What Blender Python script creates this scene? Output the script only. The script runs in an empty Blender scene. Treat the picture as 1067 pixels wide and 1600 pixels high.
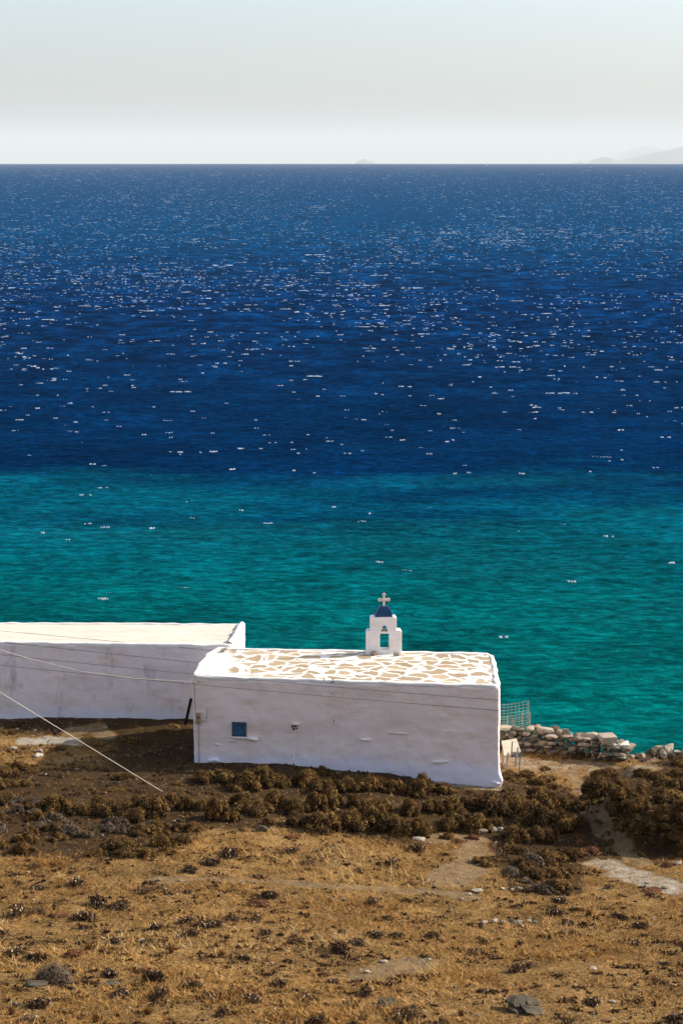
import bpy, math, random
import numpy as np
from mathutils import Vector, Matrix

C = bpy.context
sc = C.scene
R = math.radians
rng = np.random.default_rng(7)
random.seed(7)

# ------------------------------------------------------------------ camera
F = 3111.0                     # focal length in photo pixels (1067 x 1600)
CAMZ = 31.0
RE = 6371000.0                 # the sea curves with the earth, so far islands sink behind the horizon
DIP = math.sqrt(2 * CAMZ / RE)
PITCH = -(math.atan(544.0 / F) + DIP)
cam_d = bpy.data.cameras.new('camera')
cam = bpy.data.objects.new('camera', cam_d)
sc.collection.objects.link(cam)
cam_d.sensor_fit = 'VERTICAL'
cam_d.sensor_height = 36.0
cam_d.sensor_width = 24.0
cam_d.lens = 36.0 * F / 1600.0
cam_d.clip_start = 0.5
cam_d.clip_end = 200000.0
cam.location = (0, 0, CAMZ)
cam.rotation_euler = (math.pi / 2 + PITCH, 0, 0)
sc.camera = cam

# ------------------------------------------------------------------ light
SUN_EL, SUN_AZ = R(29.5), R(13.0)      # azimuth measured from +x towards +y (behind the chapel, from the right)
sun_dir = Vector((math.cos(SUN_EL) * math.cos(SUN_AZ), math.cos(SUN_EL) * math.sin(SUN_AZ), math.sin(SUN_EL)))
sl = bpy.data.lights.new('sun', 'SUN')
sl.energy = 4.6
sl.angle = R(0.5)
sl.color = (1.0, 0.93, 0.82)
so = bpy.data.objects.new('sun', sl)
sc.collection.objects.link(so)
so.rotation_euler = sun_dir.to_track_quat('Z', 'Y').to_euler()
so.location = (60, 20, 80)

w = bpy.data.worlds.new('World')
sc.world = w
w.use_nodes = True
nt = w.node_tree
nt.nodes.clear()
sky = nt.nodes.new('ShaderNodeTexSky')
sky.sky_type = 'NISHITA'
sky.sun_disc = False
sky.sun_elevation = SUN_EL
sky.sun_rotation = math.pi / 2 - SUN_AZ
sky.altitude = 30
sky.air_density = 1.0
sky.dust_density = 2.3
sky.ozone_density = 4
hs = nt.nodes.new('ShaderNodeHueSaturation')
hs.inputs['Saturation'].default_value = 0.68
bg = nt.nodes.new('ShaderNodeBackground')
bg.inputs['Strength'].default_value = 0.148
wo = nt.nodes.new('ShaderNodeOutputWorld')
nt.links.new(sky.outputs[0], hs.inputs['Color'])
nt.links.new(hs.outputs[0], bg.inputs['Color'])
nt.links.new(bg.outputs[0], wo.inputs['Surface'])

sc.view_settings.view_transform = 'Standard'
sc.view_settings.look = 'None'
sc.view_settings.exposure = 0.72
sc.view_settings.gamma = 1.0
sc.render.engine = 'CYCLES'
sc.cycles.max_bounces = 4
sc.cycles.diffuse_bounces = 4
sc.cycles.volume_bounces = 0
sc.cycles.use_light_tree = False
sc.cycles.use_denoising = True

# ------------------------------------------------------------------ helpers
cp, sp = math.cos(PITCH), math.sin(PITCH)

def ray(px, py):
    """direction of the line of sight through a photo pixel"""
    u = (px - 533.5) / F
    v = (800.0 - py) / F
    return (u, cp - v * sp, sp + v * cp)

def at_z(px, py, z):
    d = ray(px, py)
    t = (z - CAMZ) / d[2]
    return Vector((d[0] * t, d[1] * t, z))

def at_y(px, py, y):
    d = ray(px, py)
    t = y / d[1]
    return Vector((d[0] * t, y, CAMZ + d[2] * t))

def hash2(ix, iy, seed):
    h = (ix.astype(np.int64) * 374761393 + iy.astype(np.int64) * 668265263 + seed * 1442695041) & 0xFFFFFFFF
    h = ((h ^ (h >> 13)) * 1274126177) & 0xFFFFFFFF
    h = h ^ (h >> 16)
    return (h & 0xFFFFFF) / float(0xFFFFFF) * 2 - 1

def vnoise(x, y, seed=0):
    x = np.asarray(x, float); y = np.asarray(y, float)
    ix = np.floor(x); iy = np.floor(y)
    fx = x - ix; fy = y - iy
    fx = fx * fx * (3 - 2 * fx); fy = fy * fy * (3 - 2 * fy)
    a = hash2(ix, iy, seed); b = hash2(ix + 1, iy, seed)
    c = hash2(ix, iy + 1, seed); d = hash2(ix + 1, iy + 1, seed)
    return (a * (1 - fx) + b * fx) * (1 - fy) + (c * (1 - fx) + d * fx) * fy

def fbm(x, y, seed=0, octv=4):
    s = 0; a = 1.0; t = 0
    for i in range(octv):
        s = s + a * vnoise(x * 2 ** i + 13.1 * i, y * 2 ** i - 7.7 * i, seed + i)
        t += a; a *= 0.5
    return s / t

def sstep(a, b, x):
    t = np.clip((x - a) / (b - a), 0, 1)
    return t * t * (3 - 2 * t)

def mesh_np(name, V, faces_flat, loops_per_face, mats=(), mat_idx=None, smooth=False, attrs=None):
    """mesh from numpy arrays; every face has loops_per_face corners"""
    me = bpy.data.meshes.new(name)
    nf = len(faces_flat) // loops_per_face
    me.vertices.add(len(V)); me.vertices.foreach_set('co', np.asarray(V, np.float32).ravel())
    me.loops.add(len(faces_flat)); me.loops.foreach_set('vertex_index', np.asarray(faces_flat, np.int32))
    me.polygons.add(nf)
    me.polygons.foreach_set('loop_start', np.arange(0, nf * loops_per_face, loops_per_face, dtype=np.int32))
    me.polygons.foreach_set('loop_total', np.full(nf, loops_per_face, np.int32))
    if mat_idx is not None:
        me.polygons.foreach_set('material_index', np.asarray(mat_idx, np.int32))
    me.polygons.foreach_set('use_smooth', np.full(nf, smooth, bool))
    for m in mats: me.materials.append(m)
    if attrs:
        for k, a in attrs.items():
            at = me.attributes.new(k, 'FLOAT', 'POINT')
            at.data.foreach_set('value', np.asarray(a, np.float32))
    me.update(calc_edges=True)
    return me

def link(name, me, parent=None, label=None, cat=None, group=None, kind=None, loc=None, rot=None):
    o = bpy.data.objects.new(name, me)
    sc.collection.objects.link(o)
    if parent: o.parent = parent
    if loc is not None: o.location = loc
    if rot is not None: o.rotation_euler = rot
    if label: o['label'] = label
    if cat: o['category'] = cat
    if group: o['group'] = group
    if kind: o['kind'] = kind
    return o

class MB:
    """collects simple solids in world coordinates, then links them as one mesh"""
    def __init__(s): s.v = []; s.f = []; s.m = []
    def add(s, verts, faces, m=0):
        b = len(s.v)
        s.v += [tuple(v) for v in verts]
        s.f += [tuple(b + i for i in f) for f in faces]
        s.m += [m] * len(faces)
    def hexa(s, p, m=0):   # 4 bottom + 4 top points
        s.add(p, [(3, 2, 1, 0), (4, 5, 6, 7), (0, 1, 5, 4), (1, 2, 6, 5), (2, 3, 7, 6), (3, 0, 4, 7)], m)
    def box(s, c, sx, sy, sz, M=None, m=0):
        P = [Vector((a * sx / 2, b * sy / 2, d * sz / 2)) for d in (-1, 1) for a, b in ((-1, -1), (1, -1), (1, 1), (-1, 1))]
        if M: P = [M @ q for q in P]
        s.hexa([Vector(c) + q for q in P], m)
    def tube(s, pts, r, n=6, m=0, r2=None):
        pts = [Vector(p) for p in pts]
        rings = []
        for i, p in enumerate(pts):
            t = (pts[min(i + 1, len(pts) - 1)] - pts[max(i - 1, 0)]).normalized()
            up = Vector((0, 0, 1)) if abs(t.z) < 0.9 else Vector((1, 0, 0))
            a = t.cross(up).normalized(); b = t.cross(a)
            rr = r if r2 is None else r + (r2 - r) * i / (len(pts) - 1)
            rings.append([p + a * rr * math.cos(2 * math.pi * k / n) + b * rr * math.sin(2 * math.pi * k / n) for k in range(n)])
        V = [v for rg in rings for v in rg]
        fs = []
        for i in range(len(pts) - 1):
            for k in range(n):
                fs.append((i * n + k, i * n + (k + 1) % n, (i + 1) * n + (k + 1) % n, (i + 1) * n + k))
        fs.append(tuple(range(n))[::-1]); fs.append(tuple((len(pts) - 1) * n + k for k in range(n)))
        s.add(V, fs, m)
    def mesh(s, name, mats, smooth=False, bevel=0, origin=None, seg=2):
        me = bpy.data.meshes.new(name)
        vv = s.v if origin is None else [tuple(Vector(v) - Vector(origin)) for v in s.v]
        me.from_pydata(vv, [], s.f)
        for mt in mats: me.materials.append(mt)
        for p, mi in zip(me.polygons, s.m): p.material_index = mi; p.use_smooth = smooth
        if bevel:
            import bmesh
            bm = bmesh.new(); bm.from_mesh(me)
            bmesh.ops.recalc_face_normals(bm, faces=bm.faces)
            bmesh.ops.bevel(bm, geom=bm.edges[:], offset=bevel, segments=seg, affect='EDGES', profile=0.5)
            for f_ in bm.faces: f_.smooth = smooth
            bm.to_mesh(me); bm.free()
        me.update()
        return me

# ------------------------------------------------------------------ materials
def new_mat(name, rough=0.9, spec=0.2):
    m = bpy.data.materials.new(name); m.use_nodes = True
    b = m.node_tree.nodes['Principled BSDF']
    b.inputs['Roughness'].default_value = rough
    b.inputs['Specular IOR Level'].default_value = spec
    return m, m.node_tree, b

def N(t, typ, **kw):
    n = t.nodes.new(typ)
    for k, v in kw.items():
        if k in ('operation', 'blend_type', 'data_type', 'feature', 'attribute_name', 'interpolation_type', 'noise_dimensions', 'clamp', 'distance'):
            setattr(n, k, v)
    return n

def noise(t, vec, scale, detail=4, rough=0.55, dist=0.0):
    n = t.nodes.new('ShaderNodeTexNoise')
    n.inputs['Scale'].default_value = scale
    n.inputs['Detail'].default_value = detail
    n.inputs['Roughness'].default_value = rough
    n.inputs['Distortion'].default_value = dist
    if vec is not None: t.links.new(vec, n.inputs['Vector'])
    return n.outputs['Fac']

def mapv(t, vec, scale=(1, 1, 1), rot=(0, 0, 0), loc=(0, 0, 0)):
    n = t.nodes.new('ShaderNodeMapping')
    n.inputs['Scale'].default_value = scale
    n.inputs['Rotation'].default_value = rot
    n.inputs['Location'].default_value = loc
    t.links.new(vec, n.inputs['Vector'])
    return n.outputs[0]

def ramp(t, fac, stops):
    n = t.nodes.new('ShaderNodeValToRGB')
    e = n.color_ramp.elements
    while len(e) < len(stops): e.new(0.5)
    for x, (p, c) in zip(e, stops):
        x.position = p
        x.color = (c[0], c[1], c[2], 1) if hasattr(c, '__len__') else (c, c, c, 1)
    t.links.new(fac, n.inputs[0])
    return n.outputs[0]

def mix(t, fac, a, b, mode='MIX'):
    n = t.nodes.new('ShaderNodeMix'); n.data_type = 'RGBA'; n.blend_type = mode
    for s_, i in ((fac, 0), (a, 6), (b, 7)):
        if hasattr(s_, 'links'): t.links.new(s_, n.inputs[i])
        elif i == 0: n.inputs[0].default_value = s_
        else: n.inputs[i].default_value = (*s_, 1)
    return n.outputs[2]

def mth(t, op, a, b=None, c=None):
    n = t.nodes.new('ShaderNodeMath'); n.operation = op
    for i, s_ in enumerate((a, b, c)):
        if s_ is None: continue
        if hasattr(s_, 'links'): t.links.new(s_, n.inputs[i])
        else: n.inputs[i].default_value = s_
    return n.outputs[0]

def mrange(t, v, a, b, c=0.0, d=1.0):
    n = t.nodes.new('ShaderNodeMapRange'); n.interpolation_type = 'SMOOTHSTEP'
    t.links.new(v, n.inputs[0])
    for i, x in enumerate((a, b, c, d)): n.inputs[i + 1].default_value = x
    return n.outputs[0]

def bump(t, b, h, strength, dist, prev=None):
    n = t.nodes.new('ShaderNodeBump')
    n.inputs['Strength'].default_value = strength
    n.inputs['Distance'].default_value = dist
    t.links.new(h, n.inputs['Height'])
    if prev is not None: t.links.new(prev, n.inputs['Normal'])
    if b is not None: t.links.new(n.outputs[0], b.inputs['Normal'])
    return n.outputs[0]

def pos(t): return t.nodes.new('ShaderNodeNewGeometry').outputs['Position']
def objc(t): return t.nodes.new('ShaderNodeTexCoord').outputs['Object']
def attr(t, name):
    n = t.nodes.new('ShaderNodeAttribute'); n.attribute_name = name
    return n.outputs['Fac']
def sep(t, vec, i):
    n = t.nodes.new('ShaderNodeSeparateXYZ'); t.links.new(vec, n.inputs[0]); return n.outputs[i]

def simple(name, col, rough=0.85, spec=0.2, var=0.25, scale=6.0, bmp=0.3, bd=0.01):
    m, t, b = new_mat(name, rough, spec)
    p = objc(t)
    n1 = noise(t, p, scale, 5)
    dark = tuple(c * (1 - var) for c in col); lite = tuple(min(1, c * (1 + var)) for c in col)
    t.links.new(ramp(t, n1, [(0.3, dark), (0.7, lite)]), b.inputs['Base Color'])
    if bmp: bump(t, b, noise(t, p, scale * 5, 4), bmp, bd)
    return m

# whitewashed plaster; zlow = height up to which the cooler foot tone reaches
def plaster(name, aged, foot_tone, zlow, stain=0.0):
    m, t, b = new_mat(name, 0.92, 0.15)
    p = pos(t)
    st = mapv(t, p, (0.35, 0.35, 1.3))
    n1 = noise(t, st, 0.9, 5, 0.6)
    base = ramp(t, n1, [(0.25, tuple(c * 0.85 for c in aged)), (0.5, aged), (0.75, tuple(min(1, c * f) for c, f in zip(aged, (1.03, 1.04, 1.06))))])
    # thin ochre washes where rust and dust have run
    n2 = noise(t, mapv(t, p, (0.5, 0.5, 1.5), loc=(3, 1, 7)), 1.7, 6, 0.65)
    base = mix(t, ramp(t, n2, [(0.50, 0.0), (0.70, 0.6)]), base, (0.70, 0.54, 0.38))
    # cooler tone along the foot of the wall with a ragged upper edge
    zz = mth(t, 'ADD', sep(t, p, 2), mth(t, 'MULTIPLY', noise(t, mapv(t, p, (0.7, 0.7, 0.7)), 1.1, 5, 0.6), 1.3))
    low = mrange(t, zz, zlow + 0.55, zlow + 1.15, 1.0, 0.0)
    base = mix(t, mth(t, 'MULTIPLY', low, 0.95), base, foot_tone)
    if stain:
        n3 = noise(t, mapv(t, p, (1.2, 1.2, 0.5), loc=(0, 0, 2)), 1.3, 7, 0.7)
        base = mix(t, mth(t, 'MULTIPLY', ramp(t, n3, [(0.56, 0.0), (0.7, 1.0)]), stain), base, (0.30, 0.28, 0.30))
    # small pits
    n4 = noise(t, p, 5.0, 6, 0.75)
    base = mix(t, ramp(t, n4, [(0.70, 0.0), (0.76, 0.55)]), base, (0.35, 0.27, 0.2))
    t.links.new(base, b.inputs['Base Color'])
    h1 = noise(t, mapv(t, p, (1.5, 1.5, 6.0)), 2.4, 5, 0.65)
    h2 = noise(t, p, 1.6, 4, 0.5)
    a = bump(t, None, h2, 0.35, 0.10)
    bump(t, b, h1, 0.42, 0.028, a)
    return m

M_chapel = plaster('aged whitewash', (0.92, 0.80, 0.73), (0.86, 0.83, 0.90), 8.75)
M_annex = plaster('cool whitewash', (0.88, 0.80, 0.78), (0.82, 0.81, 0.88), 8.9, 0.55)
M_belfry = plaster('belfry whitewash', (0.84, 0.80, 0.78), (0.84, 0.82, 0.84), 5.0)

m, t, b = new_mat('roof lime coat', 0.95, 0.1); p = pos(t)
c0 = ramp(t, noise(t, mapv(t, p, (0.6, 1.5, 1)), 1.1, 6, 0.65), [(0.3, (0.52, 0.46, 0.36)), (0.55, (0.62, 0.56, 0.45)), (0.8, (0.70, 0.65, 0.56))])
t.links.new(c0, b.inputs['Base Color']); bump(t, b, noise(t, p, 9, 5), 0.4, 0.02)
M_annexroof = m

# crazy paving of the chapel roof: flat tan stones, broad limewashed joints
m, t, b = new_mat('roof paving', 0.95, 0.1); p = pos(t)
wob = t.nodes.new('ShaderNodeTexNoise'); wob.inputs['Scale'].default_value = 1.3; wob.inputs['Detail'].default_value = 3
t.links.new(p, wob.inputs['Vector'])
vm = t.nodes.new('ShaderNodeVectorMath'); vm.operation = 'MULTIPLY_ADD'
t.links.new(wob.outputs['Color'], vm.inputs[0]); vm.inputs[1].default_value = (0.95, 0.95, 0); t.links.new(p, vm.inputs[2])
flat = mapv(t, vm.outputs[0], (1.0, 1.15, 0.0), rot=(0, 0, 0.35))
vo = t.nodes.new('ShaderNodeTexVoronoi'); vo.feature = 'DISTANCE_TO_EDGE'; vo.inputs['Scale'].default_value = 1.35; vo.inputs['Randomness'].default_value = 1.0
t.links.new(flat, vo.inputs['Vector'])
vc = t.nodes.new('ShaderNodeTexVoronoi'); vc.feature = 'F1'; vc.inputs['Scale'].default_value = 1.35; vc.inputs['Randomness'].default_value = 1.0
t.links.new(flat, vc.inputs['Vector'])
joint = mth(t, 'ADD', vo.outputs['Distance'], mth(t, 'MULTIPLY', mth(t, 'SUBTRACT', noise(t, p, 2.5, 3), 0.5), 0.10))
jm = mrange(t, joint, 0.075, 0.095, 1.0, 0.0)
tone = sep(t, vc.outputs['Color'], 0)
stone = mix(t, tone, (0.33, 0.24, 0.145), (0.50, 0.38, 0.245))
stone = mix(t, ramp(t, noise(t, p, 7, 6, 0.7), [(0.35, 0.0), (0.8, 0.6)]), stone, (0.30, 0.22, 0.14))
# the left front corner has been limewashed over almost completely
rub = mrange(t, mth(t, 'ADD', sep(t, p, 0), mth(t, 'MULTIPLY', noise(t, p, 1.5, 4), 1.2)), -3.9, -3.4, 0.85, 0.0)
rub2 = mrange(t, mth(t, 'ADD', sep(t, p, 1), mth(t, 'MULTIPLY', noise(t, p, 1.9, 4), 0.8)), 76.0, 76.6, 1.0, 0.0)
cov = mth(t, 'MAXIMUM', jm, mth(t, 'MULTIPLY', rub, rub2))
white = ramp(t, noise(t, p, 4, 5, 0.7), [(0.3, (0.70, 0.64, 0.56)), (0.6, (0.80, 0.75, 0.68))])
t.links.new(mix(t, cov, stone, white), b.inputs['Base Color'])
bump(t, b, mth(t, 'ADD', mth(t, 'MULTIPLY', jm, 0.5), noise(t, p, 12, 4)), 0.5, 0.02)
M_paving = m

M_white = simple('rim whitewash', (0.78, 0.74, 0.68), 0.9, 0.15, 0.06, 3, 0.5, 0.03)
M_blue = simple('blue shutter paint', (0.035, 0.12, 0.22), 0.7, 0.3, 0.25, 8, 0.2)
M_bluedark = simple('weathered blue frame', (0.05, 0.10, 0.15), 0.8, 0.2, 0.3, 8, 0.2)
M_dome = simple('cobalt dome paint', (0.002, 0.036, 0.12), 0.45, 0.4, 0.15, 5, 0.2)
M_cross = simple('marble', (0.72, 0.62, 0.52), 0.7, 0.3, 0.1, 8, 0.2)
M_black = simple('dark cavity', (0.02, 0.017, 0.015), 0.95, 0.05, 0.3, 8, 0)
M_meter = simple('meter box tan', (0.42, 0.32, 0.20), 0.6, 0.3, 0.15, 9, 0.1)
M_rust = simple('rusty brown', (0.22, 0.10, 0.05), 0.8, 0.2, 0.3, 9, 0.2)
M_pipe = simple('grey beige conduit', (0.45, 0.38, 0.32), 0.7, 0.3, 0.1, 8, 0.1)
M_cable = simple('dark cable', (0.10, 0.085, 0.075), 0.7, 0.3, 0.1, 3, 0)
M_rope = simple('pale sheathed cable', (0.46, 0.38, 0.28), 0.6, 0.4, 0.1, 3, 0)
M_galv = simple('galvanised wire', (0.34, 0.33, 0.28), 0.5, 0.5, 0.15, 3, 0)
M_post = simple('rusted post', (0.40, 0.29, 0.18), 0.8, 0.2, 0.2, 9, 0.1)
M_wood = simple('weathered grey wood', (0.16, 0.145, 0.13), 0.85, 0.2, 0.35, 12, 0.4)
M_board = simple('pale bleached board', (0.50, 0.44, 0.34), 0.85, 0.2, 0.12, 5, 0.3)

def stone_mat(name, a, b_, lichen=0.3):
    m, t, b = new_mat(name, 0.92, 0.15); p = objc(t)
    col = ramp(t, noise(t, p, 3.0, 7, 0.7), [(0.28, a), (0.72, b_)])
    col = mix(t, ramp(t, noise(t, p, 5.5, 6, 0.7), [(0.58, 0.0), (0.7, lichen)]), col, (0.07, 0.06, 0.05))
    t.links.new(col, b.inputs['Base Color'])
    x = bump(t, None, noise(t, mapv(t, p, (1, 1, 3)), 4, 6, 0.7), 0.8, 0.06)
    bump(t, b, noise(t, p, 20, 5, 0.7), 0.7, 0.02, x)
    return m
M_st = [stone_mat('pale schist', (0.26, 0.21, 0.155), (0.46, 0.39, 0.30), 0.45),
        stone_mat('brown schist', (0.17, 0.12, 0.08), (0.36, 0.27, 0.19), 0.5),
        stone_mat('greenish schist', (0.09, 0.09, 0.066), (0.22, 0.205, 0.15), 0.6),
        stone_mat('dark schist', (0.035, 0.028, 0.019), (0.14, 0.112, 0.075), 0.6)]
M_marble = stone_mat('pale marble slab', (0.50, 0.44, 0.36), (0.66, 0.60, 0.50), 0.1)

def tinted(name, stops, rough=0.9, trans=False):
    m, t, b = new_mat(name, rough, 0.1)
    t.links.new(ramp(t, attr(t, 'tint'), stops), b.inputs['Base Color'])
    return m
M_grass = tinted('dry grass', [(0.0, (0.15, 0.068, 0.024)), (0.3, (0.32, 0.155, 0.040)), (0.6, (0.47, 0.255, 0.075)), (0.85, (0.54, 0.335, 0.12)), (1.0, (0.68, 0.52, 0.30))])
M_leaf = tinted('phrygana foliage', [(0.0, (0.028, 0.013, 0.005)), (0.38, (0.090, 0.044, 0.013)), (0.72, (0.31, 0.170, 0.044)), (1.0, (0.58, 0.37, 0.13))])
M_leafgrey = tinted('grey phrygana foliage', [(0.0, (0.040, 0.027, 0.018)), (0.5, (0.16, 0.108, 0.070)), (1.0, (0.36, 0.27, 0.18))])
M_leafred = tinted('rusty dry foliage', [(0.0, (0.09, 0.035, 0.015)), (0.5, (0.21, 0.085, 0.035)), (1.0, (0.36, 0.19, 0.09))])
M_thistle = tinted('dead thistle', [(0.0, (0.035, 0.018, 0.01)), (0.5, (0.10, 0.055, 0.025)), (0.75, (0.26, 0.16, 0.08)), (1.0, (0.58, 0.45, 0.29))])
M_core = simple('shrub twigs', (0.014, 0.009, 0.005), 0.95, 0.05, 0.4, 6, 0.3)

# ------------------------------------------------------------------ main corner points of the two buildings
ZR = 11.90                                       # chapel roof level
cFL, cFR = at_z(299, 1058, ZR), at_z(781, 1073, ZR)
cBR, cBL = at_z(768, 1021, ZR), at_z(333, 1013, ZR)
ZA = 11.80                                       # annex roof level
aFR, aBR = at_z(364, 1010, ZA), at_z(383, 976, ZA)
aFLp, aBLp = at_z(0, 1005.5, ZA), at_z(0, 974.5, ZA)
aFL = aFR + (aFLp - aFR) * 1.9
aBL = aBR + (aBLp - aBR) * 1.9

# ------------------------------------------------------------------ terrain height
def mound_mask(x, y, poly, soft):
    """1 inside a convex polygon of ground points, falling to 0 over `soft` metres outside"""
    d = np.full(np.shape(x), -1e9)
    n = len(poly)
    for i in range(n):
        ax, ay = poly[i]; bx, by = poly[(i + 1) % n]
        ex, ey = bx - ax, by - ay
        L = math.hypot(ex, ey)
        d = np.maximum(d, ((x - ax) * ey - (y - ay) * ex) / L)   # positive outside for counter-clockwise polygons
    return sstep(soft, 0, d)

g = lambda px, py, z=9.0: tuple(at_z(px, py, z)[:2])
BANK = [g(955, 1268), g(990, 1300), g(1200, 1325), g(1300, 1262, 8.2), g(1010, 1240, 8.2)]
ctr = (sum(q[0] for q in BANK) / 5, sum(q[1] for q in BANK) / 5)
BANK.sort(key=lambda q: math.atan2(q[1] - ctr[1], q[0] - ctr[0]))

WL = [at_z(px_, py_, 8.12) for px_, py_ in ((740, 1166), (778, 1170), (810, 1170), (850, 1176), (900, 1181), (945, 1186), (972, 1188), (1035, 1193), (1100, 1197))]
def base_h(x, y):
    x = np.asarray(x, float); y = np.asarray(y, float)
    z = 8.75 - 0.045 * np.clip(x + 5, 0, 14)
    fwd = np.clip(72 - y, 0, None)
    z = z + 0.035 * fwd + 0.0022 * fwd ** 2 * (fwd < 31) + (0.0022 * 31 ** 2 + 0.30 * (fwd - 31)) * (fwd >= 31)
    # the ground sags between annex and bushes on the left
    z = z - 0.35 * np.exp(-((x + 10) / 4.0) ** 2 - ((y - 73.5) / 2.4) ** 2)
    # slight hollow in front of the chapel's right end
    z = z - 0.18 * np.exp(-((x - 5.0) / 3.5) ** 2 - ((y - 70.5) / 2.5) ** 2)
    # scrub bank on the right, steep towards the path
    z = z + 1.35 * mound_mask(x + 0.35 * vnoise(x * .8, y * .8, 5), y + 0.3 * vnoise(x * .8, y * .8, 6), BANK, 1.1)
    # shore: the shelf ends behind the buildings
    edge = np.interp(x, [q.x for q in WL], [q.y for q in WL]) + 0.95 + 7.0 * sstep(4.5, -1, x) + 0.15 * vnoise(x * 0.6, 0 * x, 9)
    dr = np.clip(y - edge, 0, None)
    z = z - 0.42 * dr - 1.5 * sstep(0, 1.5, dr)
    z = np.maximum(z, -4 - 0.01 * dr)
    far = np.clip(np.abs(x) - 25, 0, None)
    z = z + np.where(y < 85, 0.02 * far * sstep(78, 60, y), 0)
    return z

def height(x, y):
    z = base_h(x, y)
    z = z + 0.16 * fbm(x * 0.25, y * 0.25, 21, 3) + 0.055 * fbm(x * 1.1, y * 1.1, 31, 3) + 0.022 * fbm(x * 4.5, y * 4.5, 41, 2)
    return z

def on_ground(px, py):
    d = ray(px, py)
    lo, hi = 30.0, 130.0
    ts = np.linspace(lo, hi, 1500)
    zz = CAMZ + d[2] * ts - height(d[0] * ts, d[1] * ts)
    k = int(np.argmax(zz < 0)); t0 = ts[max(k, 0)]
    return Vector((d[0] * t0, d[1] * t0, float(height(d[0] * t0, d[1] * t0))))

def pxm(p):   # photo pixels per metre at a point
    return F / (p.y * cp + (p.z - CAMZ) * sp)

# bare-earth masks (paths, pale worn patches) as distances to ground polylines
HB = sorted([on_ground(*q) for q in ((-200, 1300), (0, 1345), (120, 1335), (270, 1340), (330, 1292), (450, 1292), (600, 1316), (730, 1302), (760, 1330), (800, 1395), (900, 1392), (925, 1330), (960, 1345), (1067, 1345), (1300, 1345))], key=lambda q: q.x)
def WLy(x): return np.interp(x, [q.x for q in WL], [q.y for q in WL])
def poly_dist(x, y, pts):
    d = np.full(np.shape(x), 1e9)
    for (a, b_) in zip(pts[:-1], pts[1:]):
        ex, ey = b_[0] - a[0], b_[1] - a[1]
        tt = np.clip(((x - a[0]) * ex + (y - a[1]) * ey) / (ex * ex + ey * ey + 1e-9), 0, 1)
        d = np.minimum(d, np.hypot(x - a[0] - ex * tt, y - a[1] - ey * tt))
    return d
def gp(*pts): return [tuple(on_ground(*q)[:2]) for q in pts]
PATHS = [(gp((255, 1376), (330, 1374), (430, 1377), (520, 1385), (620, 1391), (700, 1396), (735, 1402)), 0.40, 0.12),
         (gp((880, 1198), (900, 1215), (905, 1235), (935, 1262), (962, 1300), (970, 1325), (1000, 1348)), 0.34, 0.25),
         (gp((800, 1192), (850, 1197), (930, 1197), (1005, 1200)), 0.8, 0.4),
         (gp((930, 1350), (965, 1360), (1000, 1374), (1067, 1392), (1130, 1404)), 0.72, 0.62),
         (gp((690, 1312), (740, 1312), (735, 1345), (700, 1380)), 0.75, 0.1),
         (gp((560, 1525), (610, 1515), (650, 1505)), 0.6, 0.1),
         (gp((690, 1225), (740, 1228), (770, 1232)), 0.45, 0.6),
         (gp((40, 1160), (80, 1158), (112, 1158)), 0.5, 0.95),
         (gp((120, 1143), (150, 1138), (165, 1148)), 0.6, 0.35)]
def worn(x, y):
    m_ = np.zeros(np.shape(x)); pale = np.zeros(np.shape(x))
    wob_ = 0.5 * fbm(x * 0.9, y * 0.9, 61, 4)
    for pts, wd, pl in PATHS:
        k = sstep(wd * 1.25, wd * 0.45, poly_dist(x, y, pts) + wob_ * wd * 1.4)
        m_ = np.maximum(m_, k); pale = np.maximum(pale, k * pl)
    return m_, pale

def axis(lo, hi, a, b_, fine, coarse):
    left = -np.geomspace(fine, a - lo + fine, coarse)[::-1] + fine + a
    mid = np.arange(a, b_, fine)
    right = np.geomspace(fine, hi - b_ + fine, coarse) - fine + b_
    return np.unique(np.concatenate([left, mid, right]))
xs = axis(-160, 160, -16.5, 16.5, 0.085, 70)
ys = axis(-25, 150, 39, 84, 0.085, 70)
X, Y = np.meshgrid(xs, ys)
Z = height(X, Y)
nx, ny = len(xs), len(ys)
idx = np.arange(nx * ny).reshape(ny, nx)
quads = np.stack([idx[:-1, :-1], idx[:-1, 1:], idx[1:, 1:], idx[1:, :-1]], -1).reshape(-1)
wn, pl = worn(X, Y)

def humus_shade(X, Y, wn):  # dark soil under scrub, also painted darker for the buildings' shade; sunlit patch spared
    hum_shade = sstep(-1.4, 1.3, Y - np.interp(X, [q.x for q in HB], [q.y for q in HB]) + 2.2 * fbm(X * 0.55, Y * 0.7, 71, 5)) * sstep(WLy(X) - 3.0, WLy(X) - 4.5, Y * (X > 5.5)) * (1 - wn)
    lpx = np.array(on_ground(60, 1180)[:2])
    return hum_shade * (1 - 0.9 * np.exp(-((X - lpx[0]) / 3.0) ** 4 - ((Y - lpx[1]) / 2.2) ** 4))
hum_shade = humus_shade(X, Y, wn)
m, t, b = new_mat('dry soil', 0.97, 0.05); p = pos(t)
soil = ramp(t, noise(t, p, 0.8, 8, 0.65), [(0.34, (0.085, 0.042, 0.014)), (0.5, (0.225, 0.118, 0.040)), (0.66, (0.38, 0.215, 0.080))])
fine = ramp(t, noise(t, p, 9.0, 6, 0.75), [(0.38, 0.22), (0.47, 0.85), (0.64, 1.35)])
soil = mix(t, 1.0, soil, fine, 'MULTIPLY')
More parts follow.
